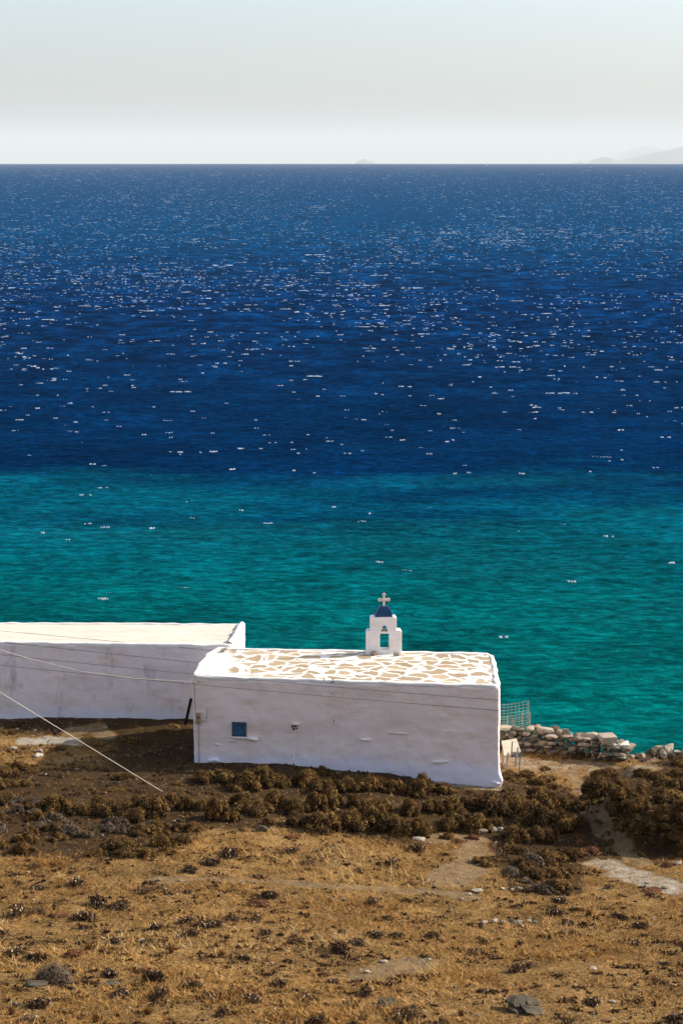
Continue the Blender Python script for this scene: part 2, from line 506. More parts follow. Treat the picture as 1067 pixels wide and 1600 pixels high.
# flattened straw litter
lit = ramp(t, noise(t, mapv(t, p, (1, 1.5, 1)), 14.0, 5, 0.7), [(0.50, 0.0), (0.60, 0.8)])
soil = mix(t, lit, soil, (0.50, 0.31, 0.105))
soil = mix(t, mth(t, 'MULTIPLY', mrange(t, mth(t, 'ADD', attr(t, 'humus_shade'), mth(t, 'MULTIPLY', noise(t, p, 3.4, 8, 0.8), 1.3)), 0.8, 1.45), 0.85), soil, ramp(t, noise(t, p, 5.0, 8, 0.75), [(0.35, (0.022, 0.013, 0.007)), (0.6, (0.055, 0.032, 0.016)), (0.75, (0.16, 0.10, 0.05))]))  # darker soil mixed in: scrub litter plus painted shade
dust = ramp(t, noise(t, p, 3.0, 6, 0.7), [(0.35, (0.20, 0.125, 0.058)), (0.65, (0.34, 0.225, 0.115))])
soil = mix(t, mth(t, 'MULTIPLY', mrange(t, mth(t, 'ADD', attr(t, 'worn'), mth(t, 'MULTIPLY', noise(t, p, 2.6, 8, 0.8), 1.2)), 0.75, 1.35), 0.9), soil, dust)
chalk = ramp(t, noise(t, p, 2.2, 8, 0.75), [(0.35, (0.34, 0.26, 0.17)), (0.6, (0.56, 0.49, 0.39))])
soil = mix(t, mrange(t, mth(t, 'ADD', attr(t, 'pale'), mth(t, 'MULTIPLY', noise(t, p, 2.6, 9, 0.85), 2.0)), 1.25, 1.9), soil, chalk)
pebb = t.nodes.new('ShaderNodeTexVoronoi'); pebb.inputs['Scale'].default_value = 5.0; t.links.new(p, pebb.inputs['Vector'])
pm_ = mth(t, 'MULTIPLY', mrange(t, pebb.outputs['Distance'], 0.10, 0.16, 1.0, 0.0), mrange(t, sep(t, pebb.outputs['Color'], 1), 0.80, 0.82))
soil = mix(t, pm_, soil, (0.46, 0.40, 0.33))
t.links.new(soil, b.inputs['Base Color'])
bb = bump(t, None, noise(t, p, 3.0, 8, 0.7), 1.0, 0.22)
bump(t, b, noise(t, p, 15.0, 6, 0.75), 1.0, 0.07, bb)
M_soil = m
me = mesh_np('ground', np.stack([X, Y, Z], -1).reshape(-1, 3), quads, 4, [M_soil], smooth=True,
             attrs={'worn': wn.ravel(), 'pale': pl.ravel(), 'humus_shade': hum_shade.ravel()})
link('ground', me, kind='structure')

# ------------------------------------------------------------------ sea
def drop(r): return -r * r / (2 * RE)
ta = np.concatenate([-np.geomspace(R(12), R(80), 60)[::-1], np.linspace(-R(11.9), R(11.9), 760), np.geomspace(R(12), R(80), 60)])
# rows evenly spaced by viewing angle from the shore to the horizon, then on past it
ang = np.linspace(math.atan(CAMZ / 84.0), DIP + 2e-5, 1080)
ang = ang[ang > DIP + 1e-5]
rr = []
for a_ in ang:   # distance where the line of sight meets the curved sea
    k = math.tan(a_)
    disc = (k * RE) ** 2 - 2 * RE * CAMZ
    rr.append(k * RE - math.sqrt(max(disc, 0)))
rr = np.array(rr)
rr = np.concatenate([rr, np.linspace(rr[-1] * 1.02, 62000, 24)])
RR, TT = np.meshgrid(rr, ta, indexing='ij')
SX, SY = RR * np.sin(TT), RR * np.cos(TT)
SZ = drop(RR)
drow = np.gradient(rr)[:, None]
dcol = RR * (R(23.8) / 760)
for i in range(46):
    lam = 0.9 * (17 / 0.9) ** (i / 45.0) * rng.uniform(0.9, 1.1)
    th = R(rng.normal(97, 24))          # travel direction: towards the shore, slightly across
    amp = 0.0125 * lam * rng.uniform(0.5, 1.0) * (0.55 if lam > 9 else 1.0) * 0.62
    kx, ky = math.cos(th) * 2 * math.pi / lam, math.sin(th) * 2 * math.pi / lam
    ph = rng.uniform(0, 6.28)
    w_ = sstep(0.42, 0.2, drow / lam * abs(math.sin(th))) * sstep(0.5, 0.25, dcol / lam)
    grp = 0.6 + 0.4 * np.sin(SX * kx * 0.11 + SY * ky * 0.13 + ph * 2)
    s_ = np.sin(SX * kx + SY * ky + ph)
    SZ = SZ + w_ * grp * amp * (s_ + 0.25 * (s_ * s_ - 0.5) * 2)
# calmer in the lee of the shore
ni, nj = RR.shape
idx = np.arange(ni * nj).reshape(ni, nj)
quads = np.stack([idx[:-1, :-1], idx[1:, :-1], idx[1:, 1:], idx[:-1, 1:]], -1).reshape(-1)
m, t, b = new_mat('sea water', 0.5, 0.0); p = pos(t)
rad = t.nodes.new('ShaderNodeVectorMath'); rad.operation = 'LENGTH'
t.links.new(mapv(t, p, (0.55, 1, 0)), rad.inputs[0]); dist = rad.outputs['Value']
n1 = noise(t, mapv(t, p, (0.45, 1, 1), loc=(7, 3, 0)), 0.045, 7, 0.62)
dd = mth(t, 'ADD', dist, mth(t, 'MULTIPLY', mth(t, 'SUBTRACT', n1, 0.5), 105.0))
teal = ramp(t, mrange(t, dist, 95, 190), [(0.0, (0.0, 0.094, 0.088)), (0.45, (0.0, 0.080, 0.088)), (1.0, (0.0, 0.074, 0.118))])
deep = ramp(t, mrange(t, dist, 190, 900), [(0.0, (0.0, 0.0175, 0.062)), (0.3, (0.0, 0.023, 0.084)), (1.0, (0.0, 0.044, 0.118))])
colr = mix(t, mrange(t, dd, 164, 204), teal, deep)
# dark seagrass beds and paler sand showing through
n2 = noise(t, mapv(t, p, (0.3, 1, 1), loc=(40, 9, 0)), 0.05, 5, 0.6)
shal = mrange(t, dist, 150, 235, 1.0, 0.0)
colr = mix(t, mth(t, 'MULTIPLY', ramp(t, n2, [(0.5, 0.0), (0.7, 0.5)]), shal), colr, (0.002, 0.055, 0.062))
# ripple-scale tone: lit crests, shaded troughs and reflected streaks painted into the colour
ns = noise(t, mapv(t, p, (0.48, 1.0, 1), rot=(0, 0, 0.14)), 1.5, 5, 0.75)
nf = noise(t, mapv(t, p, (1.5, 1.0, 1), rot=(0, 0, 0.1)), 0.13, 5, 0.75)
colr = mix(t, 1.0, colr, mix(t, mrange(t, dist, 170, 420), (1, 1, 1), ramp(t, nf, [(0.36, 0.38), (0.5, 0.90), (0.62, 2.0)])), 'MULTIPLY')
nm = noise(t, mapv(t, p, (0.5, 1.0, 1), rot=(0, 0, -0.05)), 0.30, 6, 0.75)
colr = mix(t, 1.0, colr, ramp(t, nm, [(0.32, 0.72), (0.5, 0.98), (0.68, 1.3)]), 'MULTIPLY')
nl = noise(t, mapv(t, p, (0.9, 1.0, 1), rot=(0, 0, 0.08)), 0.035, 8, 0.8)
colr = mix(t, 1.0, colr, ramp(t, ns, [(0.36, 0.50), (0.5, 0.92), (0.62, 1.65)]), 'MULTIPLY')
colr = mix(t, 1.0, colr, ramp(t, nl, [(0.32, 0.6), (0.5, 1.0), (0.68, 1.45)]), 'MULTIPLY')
t.links.new(colr, b.inputs['Base Color'])
b1 = bump(t, None, noise(t, mapv(t, p, (0.45, 1, 1)), 0.55, 6, 0.65), 1.0, 1.1)
bump(t, b, noise(t, mapv(t, p, (0.55, 1, 1), rot=(0, 0, -0.25)), 3.2, 4, 0.6), 0.8, 0.10, b1)
me = mesh_np('sea', np.stack([SX, SY, SZ], -1).reshape(-1, 3), quads, 4, [m], smooth=True)
link('sea', me, kind='structure')

# breaking crests: low irregular ridges of foam standing on the waves
cg = np.random.default_rng(3)
VV, FF = [], []
rows_ = np.arange(258, 1010)
wts = np.interp(rows_, [258, 275, 300, 400, 450, 520, 600, 700, 760, 1009], [2.2, 3.6, 3.3, 2.1, 1.4, 0.55, 0.22, 0.05, 0.008, 0.004])
wts /= wts.sum()
k = 0
for _ in range(29000):
    c = cg.choice(rows_, p=wts) + cg.random() if _ % 1 == 0 else 0
    a = cg.uniform(-420, 1490)
    if fbm(np.array(a * 0.005), np.array(c * 0.03), 77, 4) < cg.uniform(-0.6, 0.35): continue
    d = ray(a, c)
    kk = -d[2] / math.hypot(d[0], d[1])
    disc = (kk * RE) ** 2 - 2 * RE * CAMZ
    if disc <= 0: continue
    r0 = kk * RE - math.sqrt(disc)
    if r0 > 16000: continue
    sc_ = r0 / math.hypot(d[0], d[1]); x0, y0 = d[0] * sc_, d[1] * sc_
    big = 2.6 if cg.random() < 0.05 and r0 > 380 else 1.0
    L = 0.40 * (1 + r0 / 520.0) ** 0.85 * cg.lognormal(0, 0.5) * big
    H = 0.045 * (1 + r0 / 620.0) ** 0.9 * cg.uniform(0.4, 1.5) * (1.2 if big > 1 else 1); W = 0.12 + 0.07 * L
    th = cg.normal(0, 0.14); ct, st_ = math.cos(th), math.sin(th)
    zz = drop(r0) + 0.03
    nfr = int(cg.integers(3, 8)) if r0 < 420 else int(cg.integers(1, 4))
    if big > 1: nfr *= 3
    for q_ in range(nfr):
        c0 = cg.uniform(-0.5, 0.5) * L; v0 = cg.normal(0, 0.35) * W * (1.6 if nfr > 2 else 0.3)
        l_ = L * cg.uniform(0.25, 0.8) / max(1, nfr) ** 0.55
        w_ = W * cg.uniform(0.2, 0.6); hf = H * cg.uniform(0.3, 1.0)
        for i in range(5):
            u = c0 + (i / 4 - 0.5) * l_
            e = (0.05, 0.8, 1.0, 0.7, 0.05)[i] * cg.uniform(0.6, 1.2)
            for (v_, h_) in ((v0 - w_ * 0.5 * e, 0.0), (v0 + cg.normal(0, 0.1) * w_, hf * e + 0.02), (v0 + w_ * 0.8 * e, 0.0)):
                VV.append((x0 + u * ct - v_ * st_, y0 + u * st_ + v_ * ct, zz + h_ - (0.0 if h_ else 0.06)))
        for i in range(4):
            q = k + i * 3
            FF += [q, q + 3, q + 4, q + 1, q + 1, q + 4, q + 5, q + 2]
        k += 15
m, t, b = new_mat('sea foam', 0.9, 0.2); p = pos(t)
t.links.new(ramp(t, noise(t, p, 1.5, 5), [(0.3, (0.70, 0.74, 0.78)), (0.55, (0.88, 0.88, 0.88))]), b.inputs['Base Color'])
me = mesh_np('whitecaps', VV, FF, 4, [m], smooth=False)
link('whitecaps', me, label='small white breaking crests scattered over the deep blue sea', cat='sea foam', kind='stuff')

# ------------------------------------------------------------------ far islands
def island(name, pxl, pxr, ytop, dist_m, prof, seed, depth=2600):
    """ridge of hills rising from the sea; prof = [(fraction, height fraction)...]"""
    base_z = drop(dist_m) - 2
    xl, xr = (pxl - 533.5) / F * dist_m, (pxr - 533.5) / F * dist_m  # real width at that distance
    top = at_y(533, ytop, dist_m).z - base_z
    nxx, nyy = 150, 30
    u = np.linspace(0, 1, nxx); v = np.linspace(-1, 1, nyy)
    U, Vv = np.meshgrid(u, v)
    P = np.interp(U + 0.02 * fbm(U * 9, Vv * 2, seed, 3), [q[0] for q in prof], [q[1] for q in prof])
    cross = np.clip(1 - np.abs(Vv) ** 1.3, 0, 1)
    H = top * P * cross * (1 + 0.10 * fbm(U * 22, Vv * 3, seed + 4, 4)) - 6 * (cross <= 0)
    XX = xl + (xr - xl) * U; YY = dist_m + Vv * depth * (0.25 + 0.75 * P)
    ZZ = base_z + H
    ix = np.arange(nxx * nyy).reshape(nyy, nxx)
    q_ = np.stack([ix[:-1, :-1], ix[:-1, 1:], ix[1:, 1:], ix[1:, :-1]], -1).reshape(-1)
    return link(name, mesh_np(name, np.stack([XX, YY, ZZ], -1).reshape(-1, 3), q_, 4, [M_isl], smooth=True), kind='structure')
M_isl = simple('island scrub', (0.10, 0.10, 0.07), 0.95, 0.05, 0.3, 0.002, 0)
island('hills', 545, 602, 248.5, 55000, [(0, 0), (0.1, 0.35), (0.3, 0.95), (0.45, 1.0), (0.6, 0.75), (0.8, 0.45), (1, 0)], 3, 900)
island('hills', 892, 1500, 229, 57000, [(0, 0), (0.004, 0.28), (0.012, 0.30), (0.02, 0.12), (0.045, 0.18), (0.062, 0.50), (0.075, 0.55), (0.095, 0.38), (0.13, 0.42), (0.17, 0.62), (0.22, 0.80), (0.30, 1.1), (0.5, 1.7), (0.8, 0.9), (1, 0)], 5, 5000)
island('hills', 875, 1750, 229, 82000, [(0, 0), (0.05, 0.45), (0.10, 0.62), (0.145, 1.0), (0.18, 0.9), (0.24, 0.75), (0.4, 1.0), (0.8, 0.8), (1, 0)], 9, 7000)

# a sailing boat near the horizon
sb = at_y(761, 257.5, 9500); sb.z = drop(9500)
boat = link('sailing_boat', None, label='tiny white sailing boat far out on the horizon', cat='sailing boat', loc=sb)
mb = MB()
secs = [(-5.5, 0.9, 0.9), (-3, 1.5, 0.8), (0, 1.8, 0.8), (3, 1.3, 0.95), (6, 0.08, 1.3)]
for (x0, w0, h0), (x1, w1, h1) in zip(secs[:-1], secs[1:]):
    mb.hexa([(x0, -w0 * .5, -.4), (x1, -w1 * .5, -.4), (x1, w1 * .5, -.4), (x0, w0 * .5, -.4), (x0, -w0, h0), (x1, -w1, h1), (x1, w1, h1), (x0, w0, h0)])
link('hull', mb.mesh('hull', [M_white]), boat)
mb = MB(); mb.tube([(0.8, 0, 0.5), (0.8, 0, 14)], 0.12); link('mast', mb.mesh('mast', [M_cross]), boat)
mb = MB()
mb.add([(0.6, -.04, 1.6), (-4.6, -.3, 1.7), (0.6, -.04, 13.6), (0.6, .04, 1.6), (-4.6, -.2, 1.7), (0.6, .04, 13.6)], [(0, 1, 2), (5, 4, 3), (0, 3, 4, 1), (1, 4, 5, 2), (2, 5, 3, 0)])
mb.add([(1.0, -.04, 11.5), (5.6, -.04, 1.4), (1.4, -.4, 1.6), (1.0, .04, 11.5), (5.6, .04, 1.4), (1.4, -.32, 1.6)], [(0, 1, 2), (5, 4, 3), (0, 3, 4, 1), (1, 4, 5, 2), (2, 5, 3, 0)])
link('sail', mb.mesh('sail', [M_white]), boat)

# ------------------------------------------------------------------ plastered walls
def plaster_box(name, bot, top, rad_, step, mats, amp=0.03, seed=0, parent=None, faces='xXyYZ', lump=None):
    """rounded, hand-plastered block between four bottom and four top corners (FL, FR, BR, BL)"""
    L = ((top[1] - top[0]).length + (top[2] - top[3]).length) / 2
    D = ((top[3] - top[0]).length + (top[2] - top[1]).length) / 2
    H = top[0].z - bot[0].z
    nL, nD, nH = max(2, int(L / step)), max(2, int(D / step)), max(2, int(H / step))
    def warp(a, c, h):
        a = a[..., None]; c = c[..., None]; h = h[..., None]
        B = [np.array(q) for q in bot]; T = [np.array(q) for q in top]
        lo = (B[0] * (1 - a) + B[1] * a) * (1 - c) + (B[3] * (1 - a) + B[2] * a) * c
        hi = (T[0] * (1 - a) + T[1] * a) * (1 - c) + (T[3] * (1 - a) + T[2] * a) * c
        return lo * (1 - h) + hi * h
    Vs, Fs = [], []; off = 0
    def face(A, Cc, Hh, nrm):
        nonlocal off
        X_, Y_, Z_ = A * L, Cc * D, Hh * H
        # round the corners by pulling points in towards the inner box
        ix_ = np.clip(X_, rad_, L - rad_); iy_ = np.clip(Y_, rad_, D - rad_); iz_ = np.clip(Z_, -1e9, H - rad_)
        vx, vy, vz = X_ - ix_, Y_ - iy_, Z_ - iz_
        ln = np.sqrt(vx ** 2 + vy ** 2 + vz ** 2) + 1e-9
        k = np.where(ln > rad_, rad_ / ln, 1.0)
        vx, vy, vz = vx * k, vy * k, vz * k
        nn = np.where(ln > 1e-6, 1.0, 0)
        # waviness of the hand-laid coat, displaced along the outward direction
        ns_ = amp * (fbm((X_ + Y_) * 0.9 + seed, Z_ * 0.9 + X_ * 0.1 - Y_ * 0.13, seed + 3, 4)) + amp * 0.5 * fbm((X_ + Y_) * 4 + seed, Z_ * 4 + Y_ * .5, seed + 8, 3)
        un = [vx / (ln + 1e-9), vy / (ln + 1e-9), vz / (ln + 1e-9)]
        X_, Y_, Z_ = ix_ + vx + un[0] * ns_, iy_ + vy + un[1] * ns_, iz_ + vz + un[2] * ns_
        P = warp(X_ / L, Y_ / D, Z_ / H)
        if lump is not None: P = lump(P)
        a_, b_ = A.shape
        ii = np.arange(a_ * b_).reshape(a_, b_) + off
        q_ = np.stack([ii[:-1, :-1], ii[:-1, 1:], ii[1:, 1:], ii[1:, :-1]], -1)
        if nrm < 0: q_ = q_[..., ::-1]
        Vs.append(P.reshape(-1, 3)); Fs.append(q_.reshape(-1)); off += a_ * b_
    def lin(n, Lx):   # extra points near the ends so the rounding is smooth
        u = np.linspace(0, 1, n + 1); e = rad_ / Lx
        return np.unique(np.concatenate([u, e * np.array([0.15, 0.35, 0.6, 0.8, 1]), 1 - e * np.array([0.15, 0.35, 0.6, 0.8, 1])]))
    a, c, h = lin(nL, L), lin(nD, D), lin(nH, H)
    G = lambda p_, q_: np.meshgrid(p_, q_)
    A, Hh = G(a, h); face(A, np.zeros_like(A), Hh, 1); face(A, np.ones_like(A), Hh, -1)
    Cc, Hh = G(c, h); face(np.zeros_like(Cc), Cc, Hh, -1); face(np.ones_like(Cc), Cc, Hh, 1)
    A, Cc = G(a, c); face(A, Cc, np.ones_like(A), 1)
    me = mesh_np(name, np.concatenate(Vs), np.concatenate(Fs), 4, mats, smooth=True)
    import bmesh
    bm = bmesh.new(); bm.from_mesh(me); bmesh.ops.remove_doubles(bm, verts=bm.verts, dist=0.004)
    bmesh.ops.recalc_face_normals(bm, faces=bm.faces)
    bm.to_mesh(me); bm.free(); me.update()
    return me

def local(me, origin):
    me.transform(Matrix.Translation(-Vector(origin))); me.update(); return me

# ------------------------------------------------------------------ chapel
org = (cFL + cFR + cBR + cBL) / 4; org = Vector((org.x, org.y, 8.5))
chapel = link('chapel', None, label='small whitewashed chapel with crazy-paved flat roof, blue shutter and little belfry', cat='chapel', loc=org)
def low(p_, z, dx=0, dy=0): return Vector((p_.x + dx, p_.y + dy, z))
def foot(P):   # the swollen limewashed foot at the right front corner
    c_ = at_y(781, 1219, cFR.y)
    d = np.sqrt((P[..., 0] - c_.x) ** 2 + (P[..., 1] - c_.y) ** 2 + (P[..., 2] - c_.z) ** 2)
    k = np.exp(-(d / 0.22) ** 2)[..., None]
    return P + k * np.array([0.10, -0.12, 0.02])
tops = [cFL, cFR, cBR, cBL]
tops = [q + Vector((0, 0, -0.03)) for q in tops]
bots = [low(cFL, 7.4, 0.10, -0.02), low(cFR, 7.4, 0.04, -0.10), low(cBR, 7.4), low(cBL, 7.4)]
body = plaster_box('wall', bots, tops, 0.11, 0.07, [M_chapel], 0.035, 2, lump=foot)
link('wall', local(body, org), chapel)
# roof paving: a separate sheet laid just over the block, and a raised lime rim round it
def lerp4(a, c):
    return (tops[0] * (1 - a) + tops[1] * a) * (1 - c) + (tops[3] * (1 - a) + tops[2] * a) * c
na, nc = 120, 44
A, Cc = np.meshgrid(np.linspace(0.012, 0.988, na), np.linspace(0.03, 0.965, nc))
Pt = np.array([[list(lerp4(a, c)) for a, c in zip(ra, rc)] for ra, rc in zip(A, Cc)])
Pt[..., 2] += 0.035 + 0.045 * fbm(Pt[..., 0] * 0.7, Pt[..., 1] * 0.7, 4, 4)
ii = np.arange(na * nc).reshape(nc, na)
q_ = np.stack([ii[:-1, :-1], ii[:-1, 1:], ii[1:, 1:], ii[1:, :-1]], -1).reshape(-1)
link('roof', local(mesh_np('roof', Pt.reshape(-1, 3), q_, 4, [M_paving], smooth=True), org), chapel)
def rim(pts, wdt, hgt, name, seed, closed=True, mat=M_white, org_=org, parent=chapel):
    """low rounded lime kerb following a line of points"""
    ring = []
    P = []
    n = len(pts)
    for i in range(n if closed else n - 1):
        a, b_ = pts[i], pts[(i + 1) % n]
        k = max(2, int((b_ - a).length / 0.12))
        for j in range(k): P.append(a.lerp(b_, j / k))
    if not closed: P.append(pts[-1])
    n = len(P); prof = [(-0.5, -1.2), (-0.5, 0.2), (-0.36, 0.7), (-0.12, 0.95), (0.12, 0.95), (0.36, 0.7), (0.5, 0.2), (0.5, -1.2)]
    V_, F_ = [], []
    for i in range(n):
        pa = P[(i - 1) % n] if closed or i > 0 else P[i]; pb = P[(i + 1) % n] if closed or i < n - 1 else P[i]
        tg = (pb - pa); tg.z = 0; tg.normalize(); nr = Vector((tg.y, -tg.x, 0))
        jw = 1 + 0.22 * float(vnoise(i * 0.33, seed, seed)); jh = 1 + 0.35 * float(vnoise(i * 0.27, seed + 5, seed)); jo = 0.025 * float(vnoise(i * 0.4, seed + 9, 2))
        for (u, v_) in prof:
            V_.append(P[i] + nr * (u * wdt * jw + jo) + Vector((0, 0, v_ * hgt * (jh if v_ > 0 else 1))))
    m_ = len(prof)
    for i in range(n if closed else n - 1):
        for j in range(m_ - 1):
            a, b_ = i * m_ + j, ((i + 1) % n) * m_ + j
            F_ += [a, b_, b_ + 1, a + 1]
    me = mesh_np(name, [tuple(v) for v in V_], F_, 4, [mat], smooth=True)
    return link(name, local(me, org_), parent)
inset = 0.09
def ins(q, dx, dy): return q + Vector((dx, dy, 0.0))
rim([ins(cFL, .12, .10), ins(cFR, -.10, .10), ins(cBR, -.02, -.45), ins(cBR, -.22, -.10), ins(cBL, .25, -.10), ins(cBL, -.08, -1.0), ins(cFL, .22, 1.9)], 0.20, 0.055, 'roof_rim', 3)

fdir = (cFR - cFL).normalized(); fn = Vector((fdir.y, -fdir.x, 0))      # along the front wall; outward normal
def on_front(px, py, out=0.0):
    """point of the front wall plane seen at a photo pixel"""
    d = Vector(ray(px, py)); o_ = Vector((0, 0, CAMZ))
    tt = (cFL - o_).dot(fn) / d.dot(fn)
    return o_ + d * tt + fn * out
FM = Matrix(((fdir.x, -fn.x, 0), (fdir.y, -fn.y, 0), (0, 0, 1)))        # local x along wall, y into wall, z up

# window: the wall gets a real recess built as a box of reveals round a set-back shutter
wa, wb = on_front(363, 1127.5), on_front(385.5, 1150.5)
wc = (wa + wb) / 2; ww, wh = (wb - wa).dot(fdir), wa.z - wb.z
win = None
mb = MB()   # frame standing a little proud of the plaster, shutter leaf set inside it
for s_ in (-1, 1):
    mb.box(wc + fdir * s_ * (ww / 2 - 0.02) + fn * 0.035, 0.04, 0.07, wh, FM)
mb.box(wc + Vector((0, 0, wh / 2 - 0.02)) + fn * 0.035, ww - 0.08, 0.07, 0.04, FM)
mb.box(wc - Vector((0, 0, wh / 2 - 0.02)) + fn * 0.035, ww - 0.08, 0.07, 0.04, FM)
win = link('window', mb.mesh('window', [M_bluedark], origin=org), chapel)
mb = MB()
nb = 5; bw = (ww - 0.08) / nb
for i in range(nb):
    c_ = wc + fdir * ((i - (nb - 1) / 2) * bw) + fn * 0.022
    mb.box(c_, bw - 0.012, 0.03, wh - 0.09, FM)
mb.box(wc + fn * 0.044 + Vector((0, 0, -wh * 0.33)), ww - 0.1, 0.016, 0.045, FM)
link('shutter', mb.mesh('shutter', [M_blue], origin=org), win)
for i in (-1, 0, 1):
    mb = MB()
    ctr_ = wc + fdir * (i * bw * 1.05) + fn * 0.039 + Vector((0, 0, wh * 0.24))
    mb.tube([ctr_ - fn * 0.003, ctr_ + fn * 0.003], 0.028, 10)
    link('shutter_hole', mb.mesh('shutter_hole', [M_black], origin=org), win)
mb = MB(); mb.box(wc + fn * 0.03 + Vector((0, 0, -wh / 2 - 0.05)), ww + 0.10, 0.12, 0.09, FM)
link('sill', mb.mesh('sill', [M_white], origin=org, bevel=0.03, smooth=True), win)
mb = MB()
mb.box(wc + fn * 0.012, ww - 0.06, 0.016, wh - 0.06, FM)
link('backing', mb.mesh('backing', [M_black], origin=org), win)

def blob(c, sx, sy, sz, seed, M=None, sub=3, rough=0.25, flatb=False, cuts=5):
    """irregular stone: an icosphere cut by a few planes and roughened; returns mesh arrays centred on 0"""
    import bmesh
    bm = bmesh.new(); bmesh.ops.create_icosphere(bm, subdivisions=sub, radius=1.0)
    rs = np.random.default_rng(seed)
    pl_ = []
    for _ in range(cuts):
        v_ = Vector(rs.normal(size=3)).normalized(); pl_.append((v_, rs.uniform(0.55, 0.85)))
    from mathutils import noise as mn
    for v_ in bm.verts:
        p_ = v_.co.copy()
        # boxiness
        p_ = Vector([math.copysign(abs(q) ** 0.75, q) for q in p_])
        for nn_, dd_ in pl_:
            k = p_.dot(nn_) - dd_
            if k > 0: p_ -= nn_ * k * 0.92
        k = 1 + rough * mn.noise(p_ * 1.6 + Vector((seed * 3.1, 0, 0))) + rough * 0.4 * mn.noise(p_ * 4.5 + Vector((0, seed * 1.7, 0)))
        p_ *= k
        v_.co = Vector((p_.x * sx / 2, p_.y * sy / 2, p_.z * sz / 2))
        if M: v_.co = M @ v_.co
    me = bpy.data.meshes.new('stone'); bm.to_mesh(me); bm.free()
    for p_ in me.polygons: p_.use_smooth = False
    return me

def stone_obj(c, sx, sy, sz, mat, seed, parent=None, name='stone', org_=None, rz=0, tilt=0, sub=2, smooth=False, **kw):
    me = blob(c, sx, sy, sz, seed, sub=sub, **kw)
    me.materials.append(mat)
    for p_ in me.polygons: p_.use_smooth = smooth
    loc = Vector(c) - (Vector(org_) if org_ is not None else Vector((0, 0, 0)))
    return link(name, me, parent, loc=loc, rot=(tilt, 0.3 * tilt, rz))

# stones and lime lumps sticking out of the wall
for i, (px, py, wx, hz, dp) in enumerate([(397, 1153, 0.44, 0.13, 0.24), (361, 1157.5, 0.30, 0.05, 0.08), (340, 1163, 0.26, 0.05, 0.06), (571, 1155, 0.44, 0.10, 0.14), (622, 1145, 0.75, 0.06, 0.10),
                                          (688, 1190, 0.62, 0.12, 0.20), (706, 1142, 0.8, 0.05, 0.05), (775, 1221, 0.34, 0.16, 0.22), (334, 1187, 0.4, 0.12, 0.14), (462, 1131, 0.34, 0.07, 0.12)]):
    stone_obj(on_front(px, py, 0.0), wx, dp * 2, hz, M_chapel, 50 + i, chapel, 'wall_ledge', org, rz=math.atan2(fdir.y, fdir.x), sub=3, smooth=True, rough=0.3, cuts=2)
# rubble showing in a hole in the plaster
for i, (px, py, s_) in enumerate([(457, 1135, 0.13), (462, 1134, 0.14), (459, 1139, 0.12), (464, 1138, 0.09)]):
    stone_obj(on_front(px, py, 0.01), s_, 0.10, s_ * 0.8, M_st[3], 80 + i, chapel, 'stone_and_pit', org, rz=i, cuts=6)
for i, (px, py, s_) in enumerate([(506, 1062, .05), (520, 1061, .05), (518, 1066, .05), (521, 1065, .05), (519, 1083, .05), (521, 1084, .04), (521, 1121, .04), (521.5, 1126, .05), (521, 1131, .03), (772, 1190, .04), (724, 1201, .05), (456, 1181, .06), (463, 1180, .05), (449, 1183, .04)]):
    stone_obj(on_front(px, py, 0.005), s_, 0.04, s_ * 1.1, M_st[3], 100 + i, chapel, 'stone_and_pit', org, rz=i, cuts=3)  # small dark chips stand in for shaded cracks and holes

# electricity meter on the left of the wall
mp = on_front(311, 1122.5, 0.07)
mb = MB(); mb.box(mp, 0.17, 0.12, 0.40, FM); mb.box(mp + Vector((0, 0, 0.215)) + fn * 0.01, 0.22, 0.17, 0.03, FM)
met = link('meter_box', mb.mesh('meter_box', [M_meter], origin=org), chapel)
mb = MB(); mb.box(mp + fn * 0.064 + Vector((0, 0, 0.07)), 0.10, 0.012, 0.11, FM)
link('meter_window', mb.mesh('meter_window', [M_rust], origin=org), met)
mb = MB(); mb.box(mp + fn * 0.064 + Vector((0.01, 0, -0.11)), 0.06, 0.012, 0.06, FM)
link('fuse_cover', mb.mesh('fuse_cover', [M_rust], origin=org), met)
mb = MB(); mb.tube([on_front(311.5, 1132, 0.04), on_front(311.5, 1160, 0.045), on_front(312, 1197, 0.05)], 0.02, 8)
link('conduit', mb.mesh('conduit', [M_pipe], origin=org), chapel)
mb = MB(); mb.tube([on_front(303, 1060, 0.03), on_front(304.5, 1085, 0.03), on_front(306, 1112, 0.04), on_front(308, 1117, 0.06)], 0.009, 6)
mb.tube([on_front(300, 1131, 0.03), on_front(306, 1127, 0.06), on_front(308, 1124, 0.06)], 0.010, 6)
mb.tube([on_front(315, 1126, 0.05), on_front(321, 1127, 0.03), on_front(324, 1122, 0.03), on_front(324, 1107, 0.03)], 0.008, 6)
link('wall_cable', mb.mesh('wall_cable', [M_cable], origin=org), chapel)
mb = MB(); mb.tube([on_front(304, 1056, 0.0), on_front(307, 1061, 0.10), on_front(311, 1064, 0.12)], 0.014, 6); mb.box(on_front(311.5, 1064, 0.12), 0.08, 0.05, 0.05, FM)
link('bracket', mb.mesh('bracket', [M_cable], origin=org), chapel)

